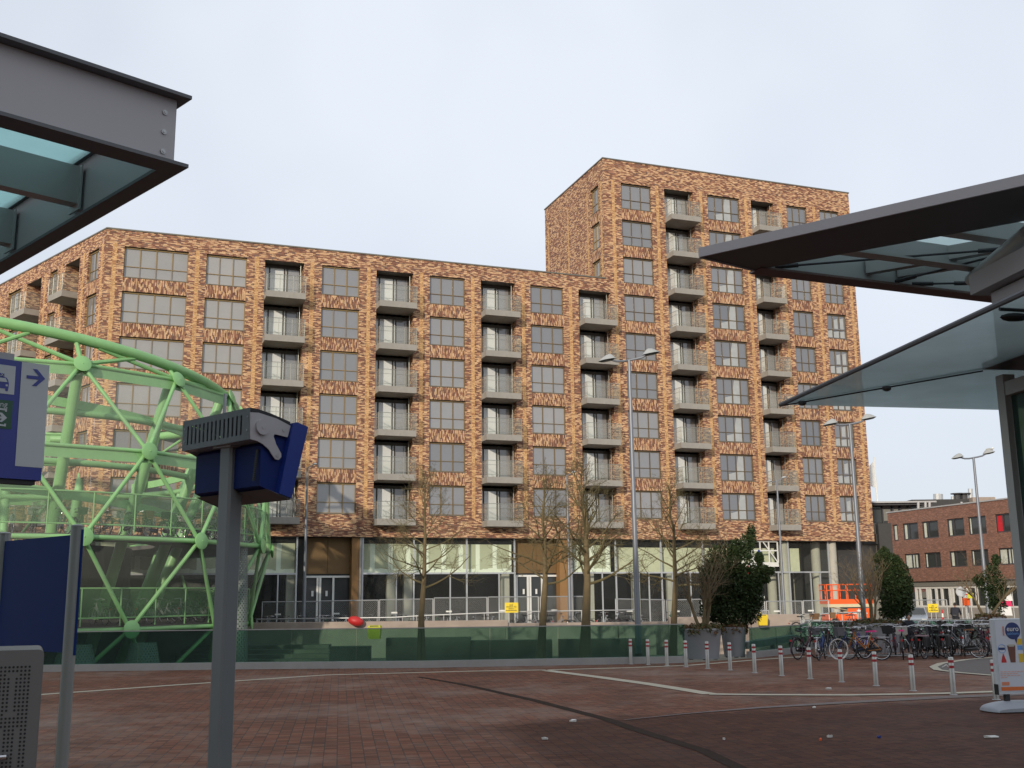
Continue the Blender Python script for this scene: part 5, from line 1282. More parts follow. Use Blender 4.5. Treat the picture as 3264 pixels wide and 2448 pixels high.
# beach flag, road signs, orange box, striped post, car
bf_ = thing('beach_flag', 'white and red advertising flag behind the far right evergreen', 'flag', Y(3214,1960,70))
for nm,y0,y1,mt in (('white_part',1888,1915,m_birdwhite),('red_part',1915,1933,pm('flag_red',(.65,.03,.12),.8)),('white_part',1933,1962,m_birdwhite)):
    a, b = Y(3196-(y1-1888)*.10,y1,70), Y(3222,y0,70); a2 = Y(3196-(y0-1888)*.10,y0,70); b2 = Y(3228,y1,70); mb = MB(); mb.prism([a,b2,b,a2],(0,.05,0)); mb.build(nm, mt, bf_, True)
mb = MB(); a = Y(3226,1885,70); mb.frustum((a.x,70.02,0),(a.x,70.02,a.z),.03,.03,6); mb.build('pole', m_zinc, bf_, True)
def roadsign(px, py, dep, label, kind, col):
    c = Y(px,py,dep); T = thing('road_sign', label, 'road sign', (c.x,dep,0), 0, 'road signs on the street'); mb = MB(); mb.frustum((0,.05,0),(0,.05,c.z+.3),.04,.04,8); mb.build('post', m_zinc, T)
    mb = MB()
    if kind == 'tri': 
        pts = [(-.38,0,c.z-.27),(.38,0,c.z-.27),(0,0,c.z+.40)]; mb.prism(pts,(0,.03,0)); o = mb.build('sign_plate', m_red, T); mb = MB(); mb.prism([(x*.68,-.004,c.z+(z-c.z)*.68-.0) for x,_,z in pts],(0,.003,0)); mb.build('face', m_white, o)
    elif kind == 'disc': mb.frustum((0,0,c.z),(0,.03,c.z),.36,.36,24); o = mb.build('sign_plate', m_roof_lt, T); mb = MB(); mb.frustum((0,-.004,c.z),(0,-.001,c.z),.31,.31,24); mb.build('face', m_signwhite, o)
    else: mb.hexa([(-.2,0,c.z-.15),(.2,0,c.z-.15),(.2,.03,c.z-.15),(-.2,.03,c.z-.15),(-.2,0,c.z+.2),(.2,0,c.z+.2),(.2,.03,c.z+.2),(-.2,.03,c.z+.2)]); mb.build('sign_plate', col, T)
roadsign(3063,1886,76,'round pale road sign on a post above the cyclist','disc',m_white)
roadsign(3082,1884,77,'triangular red and white road sign','tri',m_white)
roadsign(3094,1900,75,'small yellow and black sign plate under the triangular sign','rect',m_olive)
c = Y(3080,1918,75.5); T = thing('post_box', 'small bright orange box on a white post behind the cyclist', 'box', (c.x,75.5,0)); mb = MB(); mb.frustum((0,.1,0),(0,.1,c.z),.08,.08,8); mb.build('post', m_white, T); mb = MB(); mb.bevbox((-.22,-.15,c.z-.25),(.22,.15,c.z+.25), .06); mb.build('box', m_orange, T)
c = Y(3003,1943,74); T = thing('marker_post', 'red and white striped marker post by the mesh fence', 'marker post', (c.x,74,0))
for k in range(5):
    mb = MB(); mb.frustum((0,0,.0+k*c.z/5),(0,0,(k+1)*c.z/5),.09-.008*k,.09-.008*(k+1),10); mb.build('band', m_red if k%2 == 0 else m_white, T)
def car(loc, head, label):
    T = thing('car', label, 'car', loc, R(head)); mb = MB()
    prof_ = [(-2.05,.35),(-2.1,.75),(-1.95,.98),(-1.45,1.05),(-.95,1.42),(.35,1.46),(1.05,1.02),(1.95,.86),(2.1,.6),(2.05,.32)]
    n = len(prof_); vs = [(x,-.84+(0 if z < 1.1 else .14),z) for x,z in prof_]+[(x,.84-(0 if z < 1.1 else .14),z) for x,z in prof_]
    mb.add(vs, [tuple(range(n)),tuple(range(n,2*n))[::-1]]+[(i,(i+1)%n,n+(i+1)%n,n+i) for i in range(n)]); mb.build('body', m_silver, T)
    for s in (-1,1):
        mb = MB(); mb.add([(-1.32,s*.80,1.06),(-.92,s*.71,1.37),(.28,s*.71,1.40),(.86,s*.80,1.06)], [(0,1,2,3)]); mb.build('side_window', m_pane_dark, T)
    mb = MB(); mb.add([(.42,-.66,1.435),(.42,.66,1.435),(1.0,.76,1.06),(1.0,-.76,1.06)], [(0,1,2,3)]); 
    for v in range(4): x,y,z = mb.v[v]; mb.v[v] = (x+.02,y,z+.012)
    mb.build('windscreen', m_pane_dark, T); mb = MB(); mb.add([(-1.0,-.66,1.40),(-1.0,.66,1.40),(-1.42,.76,1.08),(-1.42,-.76,1.08)], [(0,1,2,3)])
    for v in range(4): x,y,z = mb.v[v]; mb.v[v] = (x-.02,y,z+.012)
    mb.build('rear_window', m_pane_dark, T)
    for x in (-1.3,1.3):
        for s in (-1,1): mb = MB(); mb.frustum((x,s*.68,.31),(x,s*.87,.31),.31,.31,20); w_ = mb.build('wheel', m_tyre, T); mb = MB(); mb.frustum((x,s*.871,.31),(x,s*.88,.31),.19,.19,14); mb.build('rim', m_alu, w_)
    for s in (-1,1): mb = MB(); mb.box((2.03,s*.62-.14,.66),(2.09,s*.62+.14,.80)); mb.build('headlight', m_white, T)
    for s in (-1,1): mb = MB(); mb.box((-2.13,s*.66-.12,.78),(-2.04,s*.66+.12,.93)); mb.build('tail_light', m_red, T)
    mb = MB(); mb.box((2.09,-.26,.45),(2.11,.26,.56)); mb.build('number_plate', m_yellow, T)
p = Y(2912,1975,70); car((p.x,70,0), 250, 'silver car partly hidden behind the rounded evergreen')
# ---- people (skin-modifier figures)
def figure(T, joints, edges, rad, mat, name='body'):
    me = bpy.data.meshes.new(name); me.from_pydata([tuple(j) for j in joints], edges, []); o = bpy.data.objects.new(name, me); S.collection.objects.link(o); o.parent = T; me.materials.append(mat)
    sk = o.modifiers.new('skin','SKIN'); o.modifiers.new('sub','SUBSURF').levels = 2; o.modifiers['sub'].render_levels = 2
    for i, r in enumerate(rad): me.skin_vertices[0].data[i].radius = (r, r*(.8 if i < 3 else 1))
    me.skin_vertices[0].data[0].use_root = True
    return o
def person(loc, head, label, seated=False, hgt=1.72):
    T = thing('person', label, 'person', loc, R(head)); k = hgt/1.72
    if seated:   # on a bicycle: x forward
        J = [(-.22,0,.97),(-.16,0,1.2),(-.05,0,1.42),(.0,0,1.50),(.02,.19,1.44),(.18,.25,1.22),(.30,.26,1.06),(.02,-.19,1.44),(.18,-.25,1.22),(.30,-.26,1.06),(-.18,.11,.93),(.16,.13,.72),(.0,.12,.36),(.1,.12,.30),(-.18,-.11,.93),(.20,-.13,.88),(.02,-.12,.56),(.12,-.12,.48)]
    else:
        J = [(0,0,.95),(0,0,1.18),(0.02,0,1.38),(.02,0,1.46),(.0,.18,1.40),(-.02,.24,1.14),(.10,.23,.92),(.0,-.18,1.40),(-.02,-.24,1.14),(.10,-.23,.92),(0,.09,.90),(.02,.10,.50),(0,.10,.08),(.14,.11,.03),(0,-.09,.90),(.04,-.10,.50),(-.02,-.10,.08),(.12,-.11,.03)]
    J = [tuple(c*k for c in j) for j in J]
    Ed = [(0,1),(1,2),(2,3),(2,4),(4,5),(5,6),(2,7),(7,8),(8,9),(0,10),(10,11),(11,12),(12,13),(0,14),(14,15),(15,16),(16,17)]
    Rd = [.17,.18,.17,.065,.085,.062,.045,.085,.062,.045,.11,.078,.055,.045,.11,.078,.055,.045]
    figure(T, J, Ed, [r*k for r in Rd], m_cloth_dk)
    hx, hz = ((.06,1.66) if seated else (.03,1.60)); hx *= k; hz *= k
    mb = MB(); mb.ell((hx,0,hz), (.10*k,.078*k,.125*k), 16, 12); mb.ell((hx+.1*k,0,hz-.01), (.022,.018,.025), 8, 6); mb.frustum((hx-.02,0,hz-.2*k),(hx,0,hz-.06),.05*k,.052*k,10)
    for s in (-1,1): mb.ell((hx-.005,s*.08*k,hz-.005), (.022,.012,.03), 8, 6)
    mb.build('head', m_skin, T, smooth=True)
    mb = MB()
    for s in (-1,1): mb.ell((hx+.092*k,s*.032*k,hz+.015), (.01,.013,.008), 8, 6)
    mb.build('eyes', m_hair, T); mb = MB(); mb.ell((hx+.09*k,0,hz-.062*k), (.012,.026,.008), 8, 6); mb.build('mouth', m_redband, T)
    mb = MB(); mb.ell((hx-.022*k,0,hz+.035*k), (.105*k,.088*k,.11*k), 16, 10); mb.build('hair', m_hair, T, smooth=True)
    for s in (-1,1):
        j = J[6] if s > 0 else J[9]; d = Vector((1,0,-.15 if seated else -1.)).normalized(); mb = MB(); mb.ell(Vector(j)+d*.05, (.045,.022,.035) if seated else (.03,.02,.05), 10, 6)
        for f in range(4): y = (f-1.5)*.018; mb.tube([Vector(j)+d*.08+Vector((0,y,0)),Vector(j)+d*(.115+.008*(f in (1,2)))+Vector((0,y,-.005)),Vector(j)+d*(.125+.012*(f in (1,2)))+Vector((-.0,y,-.03))], [.009,.008,.006], 6)
        mb.tube([Vector(j)+d*.03+Vector((.0,-s*.025,0)),Vector(j)+d*.08+Vector((.012,-s*.048,0))], [.010,.007], 6); mb.build('hand', m_skin, T, smooth=True)
    return T
p = Y(3046,1960,66); person((p.x,66,.0), 62, 'cyclist in a dark coat seen from behind riding along the street', True)
bike((p.x,66,0), 62, 'dark bicycle ridden by the cyclist in the dark coat', None, 'black')
p = Y(2897,1985,45.6); person((p.x,45.6,0), 262, 'person with dark hair and dark coat standing behind the parked bicycles', False, 1.52)

# ================================================================ LEFT STATION CANOPY (near)
ZC = 5.0
P0 = G(601,535,ZC); d1 = (G(0,365,ZC)-P0).normalized(); d2 = (G(0,877,ZC)-P0).normalized(); Pin = G(497,543,ZC)
L1, L2 = 9., 14.
zt = Y(616,306,P0.y).z; thk = .022
can = thing('canopy', 'dark steel and teal glass station canopy corner at upper left', 'canopy', (P0.x,P0.y,0))
def sheet3(mb, pts, th, mi=0): mb.prism([Vector(p) for p in pts], (0,0,th), mi)
i1 = Pin+d1*L1; i2 = Pin+d2*L2
for z, nm in ((ZC,'lower_flange'),(zt-thk,'upper_flange')):
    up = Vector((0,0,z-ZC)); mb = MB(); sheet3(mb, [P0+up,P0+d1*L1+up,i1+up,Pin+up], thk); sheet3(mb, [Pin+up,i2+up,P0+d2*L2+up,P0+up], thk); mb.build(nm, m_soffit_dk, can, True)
Wc = G(516,508,ZC+thk); Wc = P0.lerp(Pin,.5)
n1 = Vector((-d1.y,d1.x,0)); n2 = Vector((-d2.y,d2.x,0))
mb = MB()
for d, n, L in ((d1,n1,L1),(d2,n2,L2)):
    a, b = Wc, Wc+d*L; e = n*.008; z0_ = Vector((0,0,thk+.001)); z1_ = Vector((0,0,zt-ZC-thk-.001))
    mb.hexa([a-e+z0_,b-e+z0_,b+e+z0_,a+e+z0_,a-e+z1_,b-e+z1_,b+e+z1_,a+e+z1_])
mb.build('web', m_grey_steel2, can, True)
nout = n1 if n1.y < 0 else -n1
mb = MB()
for k in range(3):
    c = Wc-d1*(-.07)+nout*.010+Vector((0,0,.09+.125*k)); mb.frustum(c,c+nout*.006,.016,.016,14); mb.frustum(c+nout*.006,c+nout*.010,.008,.008,6)
mb.build('bolt', m_zinc, can, True)
ins = (d1+d2).normalized()
mb = MB(); g0 = Pin+ins*.02; up = Vector((0,0,zt-ZC-.06)); sheet3(mb, [g0+up,i1+up,i1+d2*L2+up,i2+up], .02); mb.build('glass_roof', m_roofglass, can, True)
def on_web2(px,py): return PL(px,py,Wc,n2)
q1 = on_web2(262,560); q2 = on_web2(52,700); s1 = (q1-Wc).dot(d2); s2 = (q2-Wc).dot(d2); ds = s2-s1
for k in range(6):
    s = s1+ds*k; a = Wc+d2*s+d1*.03; b = a+d1*L1; e = d2*.05; z0_ = Vector((0,0,.12)); z1_ = Vector((0,0,zt-ZC-.075)); mb = MB()
    mb.hexa([a-e+z0_,b-e+z0_,b+e+z0_,a+e+z0_,a-e+z1_,b-e+z1_,b+e+z1_,a+e+z1_]); pu = mb.build('purlin', m_grey_steel, can, True)
    mb = MB(); e2 = d2*.085; mb.hexa([a-e2+z0_*.6,a+d1*.012-e2+z0_*.6,a+d1*.012+e2+z0_*.6,a+e2+z0_*.6,a-e2+z1_,a+d1*.012-e2+z1_,a+d1*.012+e2+z1_,a+e2+z1_]); mb.build('end_plate', m_grey_steel, pu, True)
mb = MB()
for q in (3.2,8.0): c = Wc+d1*3.4+d2*q; mb = MB(); mb.frustum((c.x,c.y,0),(c.x,c.y,zt-.09),.11,.11,16); mb.build('column', m_grey_steel, can, True, True)

# ================================================================ RIGHT STATION CANOPY, GLASS AWNING AND BOOTH
ZR = 5.5
T0 = G(2232,818,ZR); e1 = (G(3264,590,ZR)-T0).normalized(); Q0 = G(2407,861,ZR); q1 = (G(3264,705,ZR)-Q0).normalized(); R0 = G(3155,951,ZR); e2 = (R0-Q0).normalized()
hf = Y(2232,792,T0.y).z-ZR; L = 12.
rc = thing('canopy', 'tapered grey station canopy with glazed roof at upper right', 'canopy', (T0.x,T0.y,0))
mb = MB(); A, B = T0, T0+e1*L; Bi = Q0+q1*L
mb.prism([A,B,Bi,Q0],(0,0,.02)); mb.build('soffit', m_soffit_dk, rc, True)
mb = MB(); dd = Vector((0,0,hf)); nn = Vector((e1.y,-e1.x,0)); nn = nn if nn.y < 0 else -nn
mb.prism([A+nn*.003+Vector((0,0,-.01)),B+nn*.003+Vector((0,0,-.01)),B+nn*.003+dd,A+nn*.003+dd],nn*.02); 
et = (Q0-T0).normalized(); n_t = Vector((et.y,-et.x,0)); n_t = n_t if n_t.x < 0 else -n_t
mb.prism([A+Vector((0,0,-.01)),Q0+Vector((0,0,-.01)),Q0+dd*.5,A+dd],n_t*.02); mb.build('fascia', m_grey_steel2, rc, True)
mb = MB(); mb.prism([A+dd,B+dd,B+dd+q1*.5+e2*14,Q0+dd+e2*14,Q0+dd],(0,0,.01)) if False else None
hb_ = .27
mb = MB(); n_e2 = Vector((-e2.y,e2.x,0)); n_e2 = n_e2 if n_e2.y > 0 else -n_e2
a, b = Q0, Q0+e2*14; w_ = n_e2*.02; u0, u1 = Vector((0,0,.012)), Vector((0,0,hb_))
mb.hexa([a+u0,b+u0,b+w_+u0,a+w_+u0,a+u1,b+u1,b+w_+u1,a+w_+u1]); mb.build('edge_beam', m_grey_steel, rc, True)
mb = MB(); mb.hexa([a-n_e2*.1-Vector((0,0,.012)),b-n_e2*.1-Vector((0,0,.012)),b+n_e2*.1-Vector((0,0,.012)),a+n_e2*.1-Vector((0,0,.012)),a-n_e2*.1+Vector((0,0,.011)),b-n_e2*.1+Vector((0,0,.011)),b+n_e2*.1+Vector((0,0,.011)),a+n_e2*.1+Vector((0,0,.011))]); mb.build('beam_flange', pm('primer_flange',(.16,.10,.09),.6), rc, True)
mb = MB(); a, b = Q0+Vector((0,0,.021)), Q0+q1*L+Vector((0,0,.021)); w_ = Vector((-q1.y,q1.x,0))*.02; u1 = Vector((0,0,hb_-.02)); mb.hexa([a,b,b+w_,a+w_,a+u1,b+u1,b+w_+u1,a+w_+u1]); mb.build('inner_beam', m_grey_steel, rc, True)
mb = MB(); up = Vector((0,0,hb_+.01)); mb.prism([Q0+up,Q0+q1*L+up,Q0+q1*L+e2*14+up,Q0+e2*14+up],(0,0,.02)); mb.build('glass_roof', m_roofglass2, rc, True)
mb = MB(); mb.prism([A+dd,B+dd,Bi+dd,Q0+dd],(0,0,.01)); mb.build('roof_sheet', m_grey_steel2, rc, True)
nq = Vector((-q1.y,q1.x,0))
def tq(px,py): p = G(px,py,ZR+.03); v = p-Q0; m = Matrix(((e2.x,q1.x),(e2.y,q1.y))).inverted(); s = m@Vector((v.x,v.y)); return s
for px,py in ((2733,811),(3048,750)):
    s = tq(px,py)[1]; a = Q0+q1*s; b = a+e2*12; mb = MB(); w_ = n_e2*.012; fl_ = n_e2*.07
    for l_, z0_, z1_ in ((w_,.05,hb_-.03),(fl_,.03,.048)): u0, u1 = Vector((0,0,z0_)), Vector((0,0,z1_)); mb.hexa([a-l_+u0,b-l_+u0,b+l_+u0,a+l_+u0,a-l_+u1,b-l_+u1,b+l_+u1,a+l_+u1])
    mb.build('rafter', m_grey_steel, rc, True)
for px,py in ((2858,880),(3110,868)):
    s = tq(px,py)[0]; a = Q0+e2*s; b = a+q1*9; mb = MB(); w_ = nq*.045; u0, u1 = Vector((0,0,.10)), Vector((0,0,hb_-.035)); mb.hexa([a-w_+u0,b-w_+u0,b+w_+u0,a+w_+u0,a-w_+u1,b-w_+u1,b+w_+u1,a+w_+u1]); mb.build('cross_beam', m_grey_steel, rc, True)
for (x0,y0,x1,y1) in ((2470,851,3210,793),(2856,897,3235,800),(2905,905,3120,902)):
    a, b = G(x0,y0,ZR+.06), G(x1,y1,ZR+.06); mb = MB(); mb.frustum(a,b,.011,.011,7); d_ = (b-a).normalized()
    for q in (a,b-d_*.25): mb.frustum(q,q+d_*.22,.022,.022,8)
    mb.build('tie_rod', m_roof_dk, rc, True)
# booth
ZA = 4.3
K1 = G(3132,1178,ZA+.02); A0 = G(2488,1290,ZA); A1d = (G(3264,932,ZA)-A0).normalized(); A2 = G(3201,1307,ZA); A2d = (A2-A0).normalized(); Jd = (K1-A0).normalized()
bo = thing('booth', 'grey metal and dark green glass station booth at right edge', 'booth', (K1.x,K1.y,0))
ztop = Y(3155,893,K1.y+.3).z
kd = A1d; kn = Vector((-kd.y,kd.x,0)); kn = kn if kn.x > 0 else -kn
C0 = K1+kn*.15
mb = MB(); a, b = C0, C0+kd*7; far = kn*4
mb.prism([a+Vector((0,0,.08)),b+Vector((0,0,.08)),b+far+Vector((0,0,.08)),a+far+Vector((0,0,.08))],(0,0,ztop-ZA-.30)); mb.build('fascia_box', m_grey_steel2, bo, True)
mb = MB(); a2 = a-kn*.12-kd*.12; b2 = b-kn*.12; zz = Vector((0,0,ztop-ZA-.21)); mb.prism([a2+zz,b2+zz,b2+far+zz,a2+far+zz],(0,0,.18)); mb.build('coping', m_grey_steel2, bo, True)
mb = MB(); mb.prism([K1-kd*.0,K1+kd*7,K1+kd*7+kn*4,K1+kn*4],(0,0,.06)); mb.build('underside', m_black, bo, True)
Bp = Y(3208,1250,K1.y+.12); Bp.z = C0.z
mb = MB(); 
def post(mb, p, w=.11, zt_=ZA-.01):
    mb.hexa([(p+kd*i*w/2+kn*j*w/2).to_tuple()[:2]+(0,) for i,j in ((-1,-1),(1,-1),(1,1),(-1,1))]+[(p+kd*i*w/2+kn*j*w/2).to_tuple()[:2]+(zt_,) for i,j in ((-1,-1),(1,-1),(1,1),(-1,1))])
for q in (0,1.5,3.0,4.5): post(mb, Bp+kd*q)
post(mb, Bp+kn*2.5); 
for z in (.0,4.1):
    p = Bp+kd*.06; w_ = kn*.05; mb.hexa([Vector((*(q.to_tuple()[:2]),z)) for q in (p-w_,p+kd*4.4-w_,p+kd*4.4+w_,p+w_)]+[Vector((*(q.to_tuple()[:2]),z+.12)) for q in (p-w_,p+kd*4.4-w_,p+kd*4.4+w_,p+w_)])
mb.build('frame', m_grey_steel, bo, True)
mb = MB()
for s_, e_ in ((Bp+kd*.06,kd*4.4),(Bp+kn*.06,kn*2.4)):
    mb.add([Vector((s_.x,s_.y,.12)),Vector(((s_+e_).x,(s_+e_).y,.12)),Vector(((s_+e_).x,(s_+e_).y,4.1)),Vector((s_.x,s_.y,4.1))], [(0,1,2,3)])
mb.build('glazing', m_boothglass, bo, True)
mb = MB(); p = C0-kn*.0+kd*.15+Vector((0,0,ztop-ZA-.35)); p = G(3098,885,ZR-.02); r_ = (C0+kd*.6); mb.frustum(p+Vector((0,0,-.02)), Vector((r_.x,r_.y,ZR-.15)), .07, .07, 16); mb.build('drain_pipe', m_grey_steel, bo, True, True)
aw = thing('glass_awning', 'pointed dark glass awning fixed to the booth with steel edge', 'awning', (A0.x,A0.y,0))
def flat(mb, pts, th): mb.prism([Vector(p) for p in pts],(0,0,th))
nl = 4.6
mb = MB(); flat(mb, [A0, A0+A1d*6.2, K1+kd*1.0, K1], .015); mb.build('glass_panel', m_awnglass, aw, True)
mb = MB(); flat(mb, [A0+Jd*.03, K1, K1+Jd*.6, A2+A2d*.6, A0+A2d*.05], .015); mb.build('glass_panel', m_awnglass, aw, True)
mb = MB(); mb.tube([A0,A0+A1d*6.2], .022, 8); mb.build('edge_rail', m_soffit_dk, aw, True)
mb = MB(); mb.tube([A0-Vector((0,0,.012)),K1-Vector((0,0,.012))], .007, 6); mb.build('joint', m_black, aw, True)
for q in (.25,1.15): 
    c = A0+Jd*q; mb = MB(); mb.lathe([(.02,-.045),(.04,-.03),(.04,-.005)], 12, c); mb.build('glass_clamp', m_soffit_dk, aw, True)
a, b = A0+A1d*2.0, None
mb = MB(); c = G(3232,988,ZA); mb.frustum(G(3186,985,ZA-.03),G(3300,992,ZA-.03),.012,.012,6); mb.ell(c-Vector((0,0,.05)),(.10,.04,.03),10,6); mb.build('tie_rod', m_black, aw, True)

# ================================================================ ADVERTISING BOARD
bp = G(3205,2268); D_ = bp.y; sb = thing('advertising_board', 'white framed pavement advertising board reading 1 euro with rounded grey foot', 'advertising board', (bp.x,D_,0), R(10))
sx_ = lambda px: (Y(px,2100,D_).x-bp.x)
k_ = D_/FPX; xl, wB = (3183-3205)*k_, .95; zt_, zb_ = Y(3190,1972,D_).z, Y(3190,2212,D_).z
mb = MB(); fr = .05
mb.bevbox((xl,-.06,zb_),(xl+wB,.06,zt_), .03); mb.build('frame', m_signwhite, sb)
mb = MB(); mb.box((xl+fr,-.066,zb_+fr),(xl+wB-fr,-.0615,zt_-fr)); po = mb.build('poster', pm('poster_paper',(.55,.57,.62),.35,var=.04), sb)
def pr(mb, pts, y): mb.prism([Vector((x,y,z)) for x,z in pts],(0,-.002,0))
U_ = lambda cx,cz: (xl+wB*(cx), zt_-(zt_-zb_)*cz)      # fractions of the board
circ = lambda c,r,n=24: [(c[0]+r*math.cos(2*math.pi*i/n), c[1]+r*math.sin(2*math.pi*i/n)) for i in range(n)]
navy = pm('navy_print',(.012,.03,.13),.4,var=.05); ora = pm('orange_print',(.62,.15,.03),.4,var=.05); yel = pm('yellow_print',(.62,.42,.03),.4,var=.1); lb_ = pm('light_blue_print',(.13,.3,.62),.4,var=.1); pnk = pm('pale_print',(.66,.35,.28),.4); brn = pm('brown_print',(.14,.05,.035),.5,var=.3)
cc = U_(.47,.165); mb = MB(); pr(mb, circ(cc,.175), -.068); pr(mb, [(cc[0]+.02,cc[1]-.15),(cc[0]+.10,cc[1]-.14),(cc[0]+.06,cc[1]-.26)], -.0682); mb.build('speech_balloon', navy, po)
mx = lambda c,y: tm((c[0],y,c[1]),(1,0,0),(0,0,1))
text('1', .27, mx((cc[0]-.215,cc[1]-.01),-.074), ora, po, 'lettering', .001); text('euro', .145, mx((cc[0]+.0,cc[1]+.04),-.074), m_white, po, 'lettering', .001); text('pakkers', .085, mx((cc[0]+.0,cc[1]-.055),-.074), lb_, po, 'lettering', .001)
for nm, mt, shp in (('bottle',m_red,[(.13,.56),(.19,.46),(.25,.56),(.25,.585),(.13,.585)]),('cup',brn,[(.30,.36),(.50,.36),(.47,.585),(.35,.585)]),('packet',yel,[(.54,.27),(.72,.27),(.72,.35),(.54,.35)]),('packet',lb_,[(.55,.36),(.76,.36),(.76,.42),(.55,.42)]),('packet',yel,[(.56,.47),(.74,.47),(.74,.585),(.56,.585)]),('packet',ora,[(.80,.30),(.93,.30),(.93,.50),(.80,.50)]),('packet',navy,[(.08,.385),(.24,.385),(.24,.415),(.08,.415)]),('orange_bar',ora,[(.06,.905),(.94,.905),(.94,.955),(.06,.955)]),('orange_label',pm('coral_print',(.62,.22,.12),.4),[(.09,.84),(.27,.84),(.27,.885),(.09,.885)])):
    mb = MB(); pr(mb, [U_(*q) for q in shp], -.068); mb.build(nm, mt, po)
mb = MB(); pr(mb, [U_(*q) for q in ((.31,.345),(.49,.345),(.46,.375),(.34,.375))], -.0705); mb.build('cup_lid', m_conc_lt, po)
mb = MB(); mb.torus((*U_(.17,.40)[:1],-.068,U_(.17,.40)[1]),(0,1,0),.085,.006,24,4); mb.build('ring_print', lb_, po)
mb = MB()
for i,(a,b) in enumerate(((.08,.62),(.08,.5),(.08,.56),(.08,.24))): 
    z = .70+.025*i; x = a
    while x < b: w_ = rnd(.04,.09); pr(mb, [U_(*q) for q in ((x,z),(min(b,x+w_),z),(min(b,x+w_),z+.010),(x,z+.010))], -.068); x += w_+.02
mb.build('small_print', pnk, po)
mb = MB(); 
for q in (.22,.78): mb.box((xl+wB*q-.05,-.04,.16),(xl+wB*q+.05,.04,zb_-.003))
mb.box((xl-.015,-.065,zb_-.012),(xl-.002,.065,zb_+.2)); mb.build('leg', m_black, sb)
mb = MB(); n = 24; prof_ = []
for j in range(7):
    y = -.34+.68*j/6; hgt = .20*math.sqrt(max(.02,1-(abs(y)/.36)**2.4)); w2 = .80*(1-.12*(abs(y)/.34)**2)
    prof_.append([(xl+wB/2+w2*math.cos(math.pi*i/n)*.98, y, .02+hgt*math.sin(math.pi*i/n)**.55) for i in range(n+1)])
vs = sum(prof_, []); w_ = n+1
mb.add(vs, [(j*w_+i,j*w_+i+1,(j+1)*w_+i+1,(j+1)*w_+i) for j in range(6) for i in range(n)]+[tuple(range(w_)),tuple(range(6*w_,7*w_))[::-1]]); mb.build('foot', pm('grey_foot_plastic',(.30,.32,.35),.55,var=.08), sb, smooth=True)

# ================================================================ NEAR LEFT: DIRECTION SIGN, MONITOR ON POST, BLUE PANEL, PERFORATED CABINET
SD = 7.0; sA = Y(158,1165,SD); rL = ray(0,1142.5); sB = CV+rL*((sA.z-CAMH)/rL.z); su = (sA-sB); su.z = 0; su.normalize(); sn = Vector((su.y,-su.x,0)); sn = sn if sn.y < 0 else -sn
sl_ = thing('direction_sign', 'blue station direction sign with white strip, taxi symbol and right arrow', 'sign', (sA.x,sA.y,0))
zT = sA.z; zB_ = PL(135,1532,sA,sn).z
def sp_(px,py,o=.0): q = PL(px,py,sA,sn); return q+sn*o
def c4(px,py): return (0+px/3.769, 1120+py/3.769)
SW = 1.5
def sbox(mb, a, b, z0, z1, y0, y1): # a,b metres to the left of the right edge
    P_ = lambda s,z,o: sA+su*(-s)+sn*o+Vector((0,0,z-sA.z)); mb.hexa([P_(a,z0,y0),P_(b,z0,y0),P_(b,z0,y1),P_(a,z0,y1),P_(a,z1,y0),P_(b,z1,y0),P_(b,z1,y1),P_(a,z1,y1)])
mb = MB(); sbox(mb, 0, SW, zB_, zT, -.10, 0); mb.build('panel', m_signblue, sl_, True)
mb = MB(); sbox(mb, .03, SW, zB_-.03, zB_-.002, -.09, -.02); mb.build('lower_edge', m_black, sl_, True)
def sq(name, poly, mat, o=.002, parent=None):
    mb = MB(); pts = [sp_(*c4(*q)) for q in poly]; mb.prism([p+sn*o for p in pts], sn*.0015); return mb.build(name, mat, parent or sl_, True)
def fit_(px,py): q = sp_(*c4(px,py)); return q
wtop = sp_(*c4(430,150)); 
sq('white_strip', [(262,126),(592,172),(517,1402),(178,1376)], m_signwhite)
sq('arrow', [(316,286),(465,302),(392,212),(445,218),(538,332),(433,420),(380,414),(462,342),(315,325)], m_signblue, .005)
sq('taxi_panel', [(-330,110),(188,183),(166,522),(-345,468)], m_signwhite)
tx = sq('taxi_symbol', [(-190,290),(-170,268),(-70,280),(-40,285),(75,318),(92,345),(103,390),(97,440),(88,480),(62,477),(58,448),(-200,420),(-205,448),(-235,445),(-240,380),(-225,330)], m_signblue, .005)
sq('taxi_window', [(-185,318),(-165,298),(62,324),(84,372),(-195,345)], m_signwhite, .008); sq('taxi_light', [(-66,252),(50,266),(48,308),(-68,292)], m_signblue, .006)
sq('taxi_lamp', [(64,398),(88,402),(86,424),(62,420)], m_signwhite, .008)
def stext(body, c, size, mat):
    q = sp_(*c4(*c)); o = text(body, size, Matrix(), mat, sl_, 'lettering', .0005); M = tm(q+sn*.010,su,(0,0,1)); inv = Matrix.Translation((sA.x,sA.y,0)).inverted(); o.matrix_basis = inv@M
stext('TAXI', (-9,280), .030, m_signwhite); stext('Uitgang', (-68,628), .052, m_signwhite)
for o_ in list(sl_.children):
    pass
sq('exit_panel', [(-345,540),(155,596),(133,936),(-360,895)], m_signgreen)
sq('bracket_symbol', [(-60,672),(80,694),(77,728),(56,724),(57,712),(-62,694)], m_signwhite, .005); sq('bracket_symbol', [(-75,884),(66,904),(68,870),(47,868),(46,882),(-74,862)], m_signwhite, .005)
sq('exit_arrow', [(-90,772),(18,786),(-20,732),(20,738),(80,800),(18,850),(-22,846),(22,810),(-92,796)], m_signwhite, .005)
mb = MB(); sbox(mb, .22, SW, zT+.004, zT+.05, -.085, -.03); mb.build('top_rail', m_grey_steel2, sl_, True)
mb = MB()
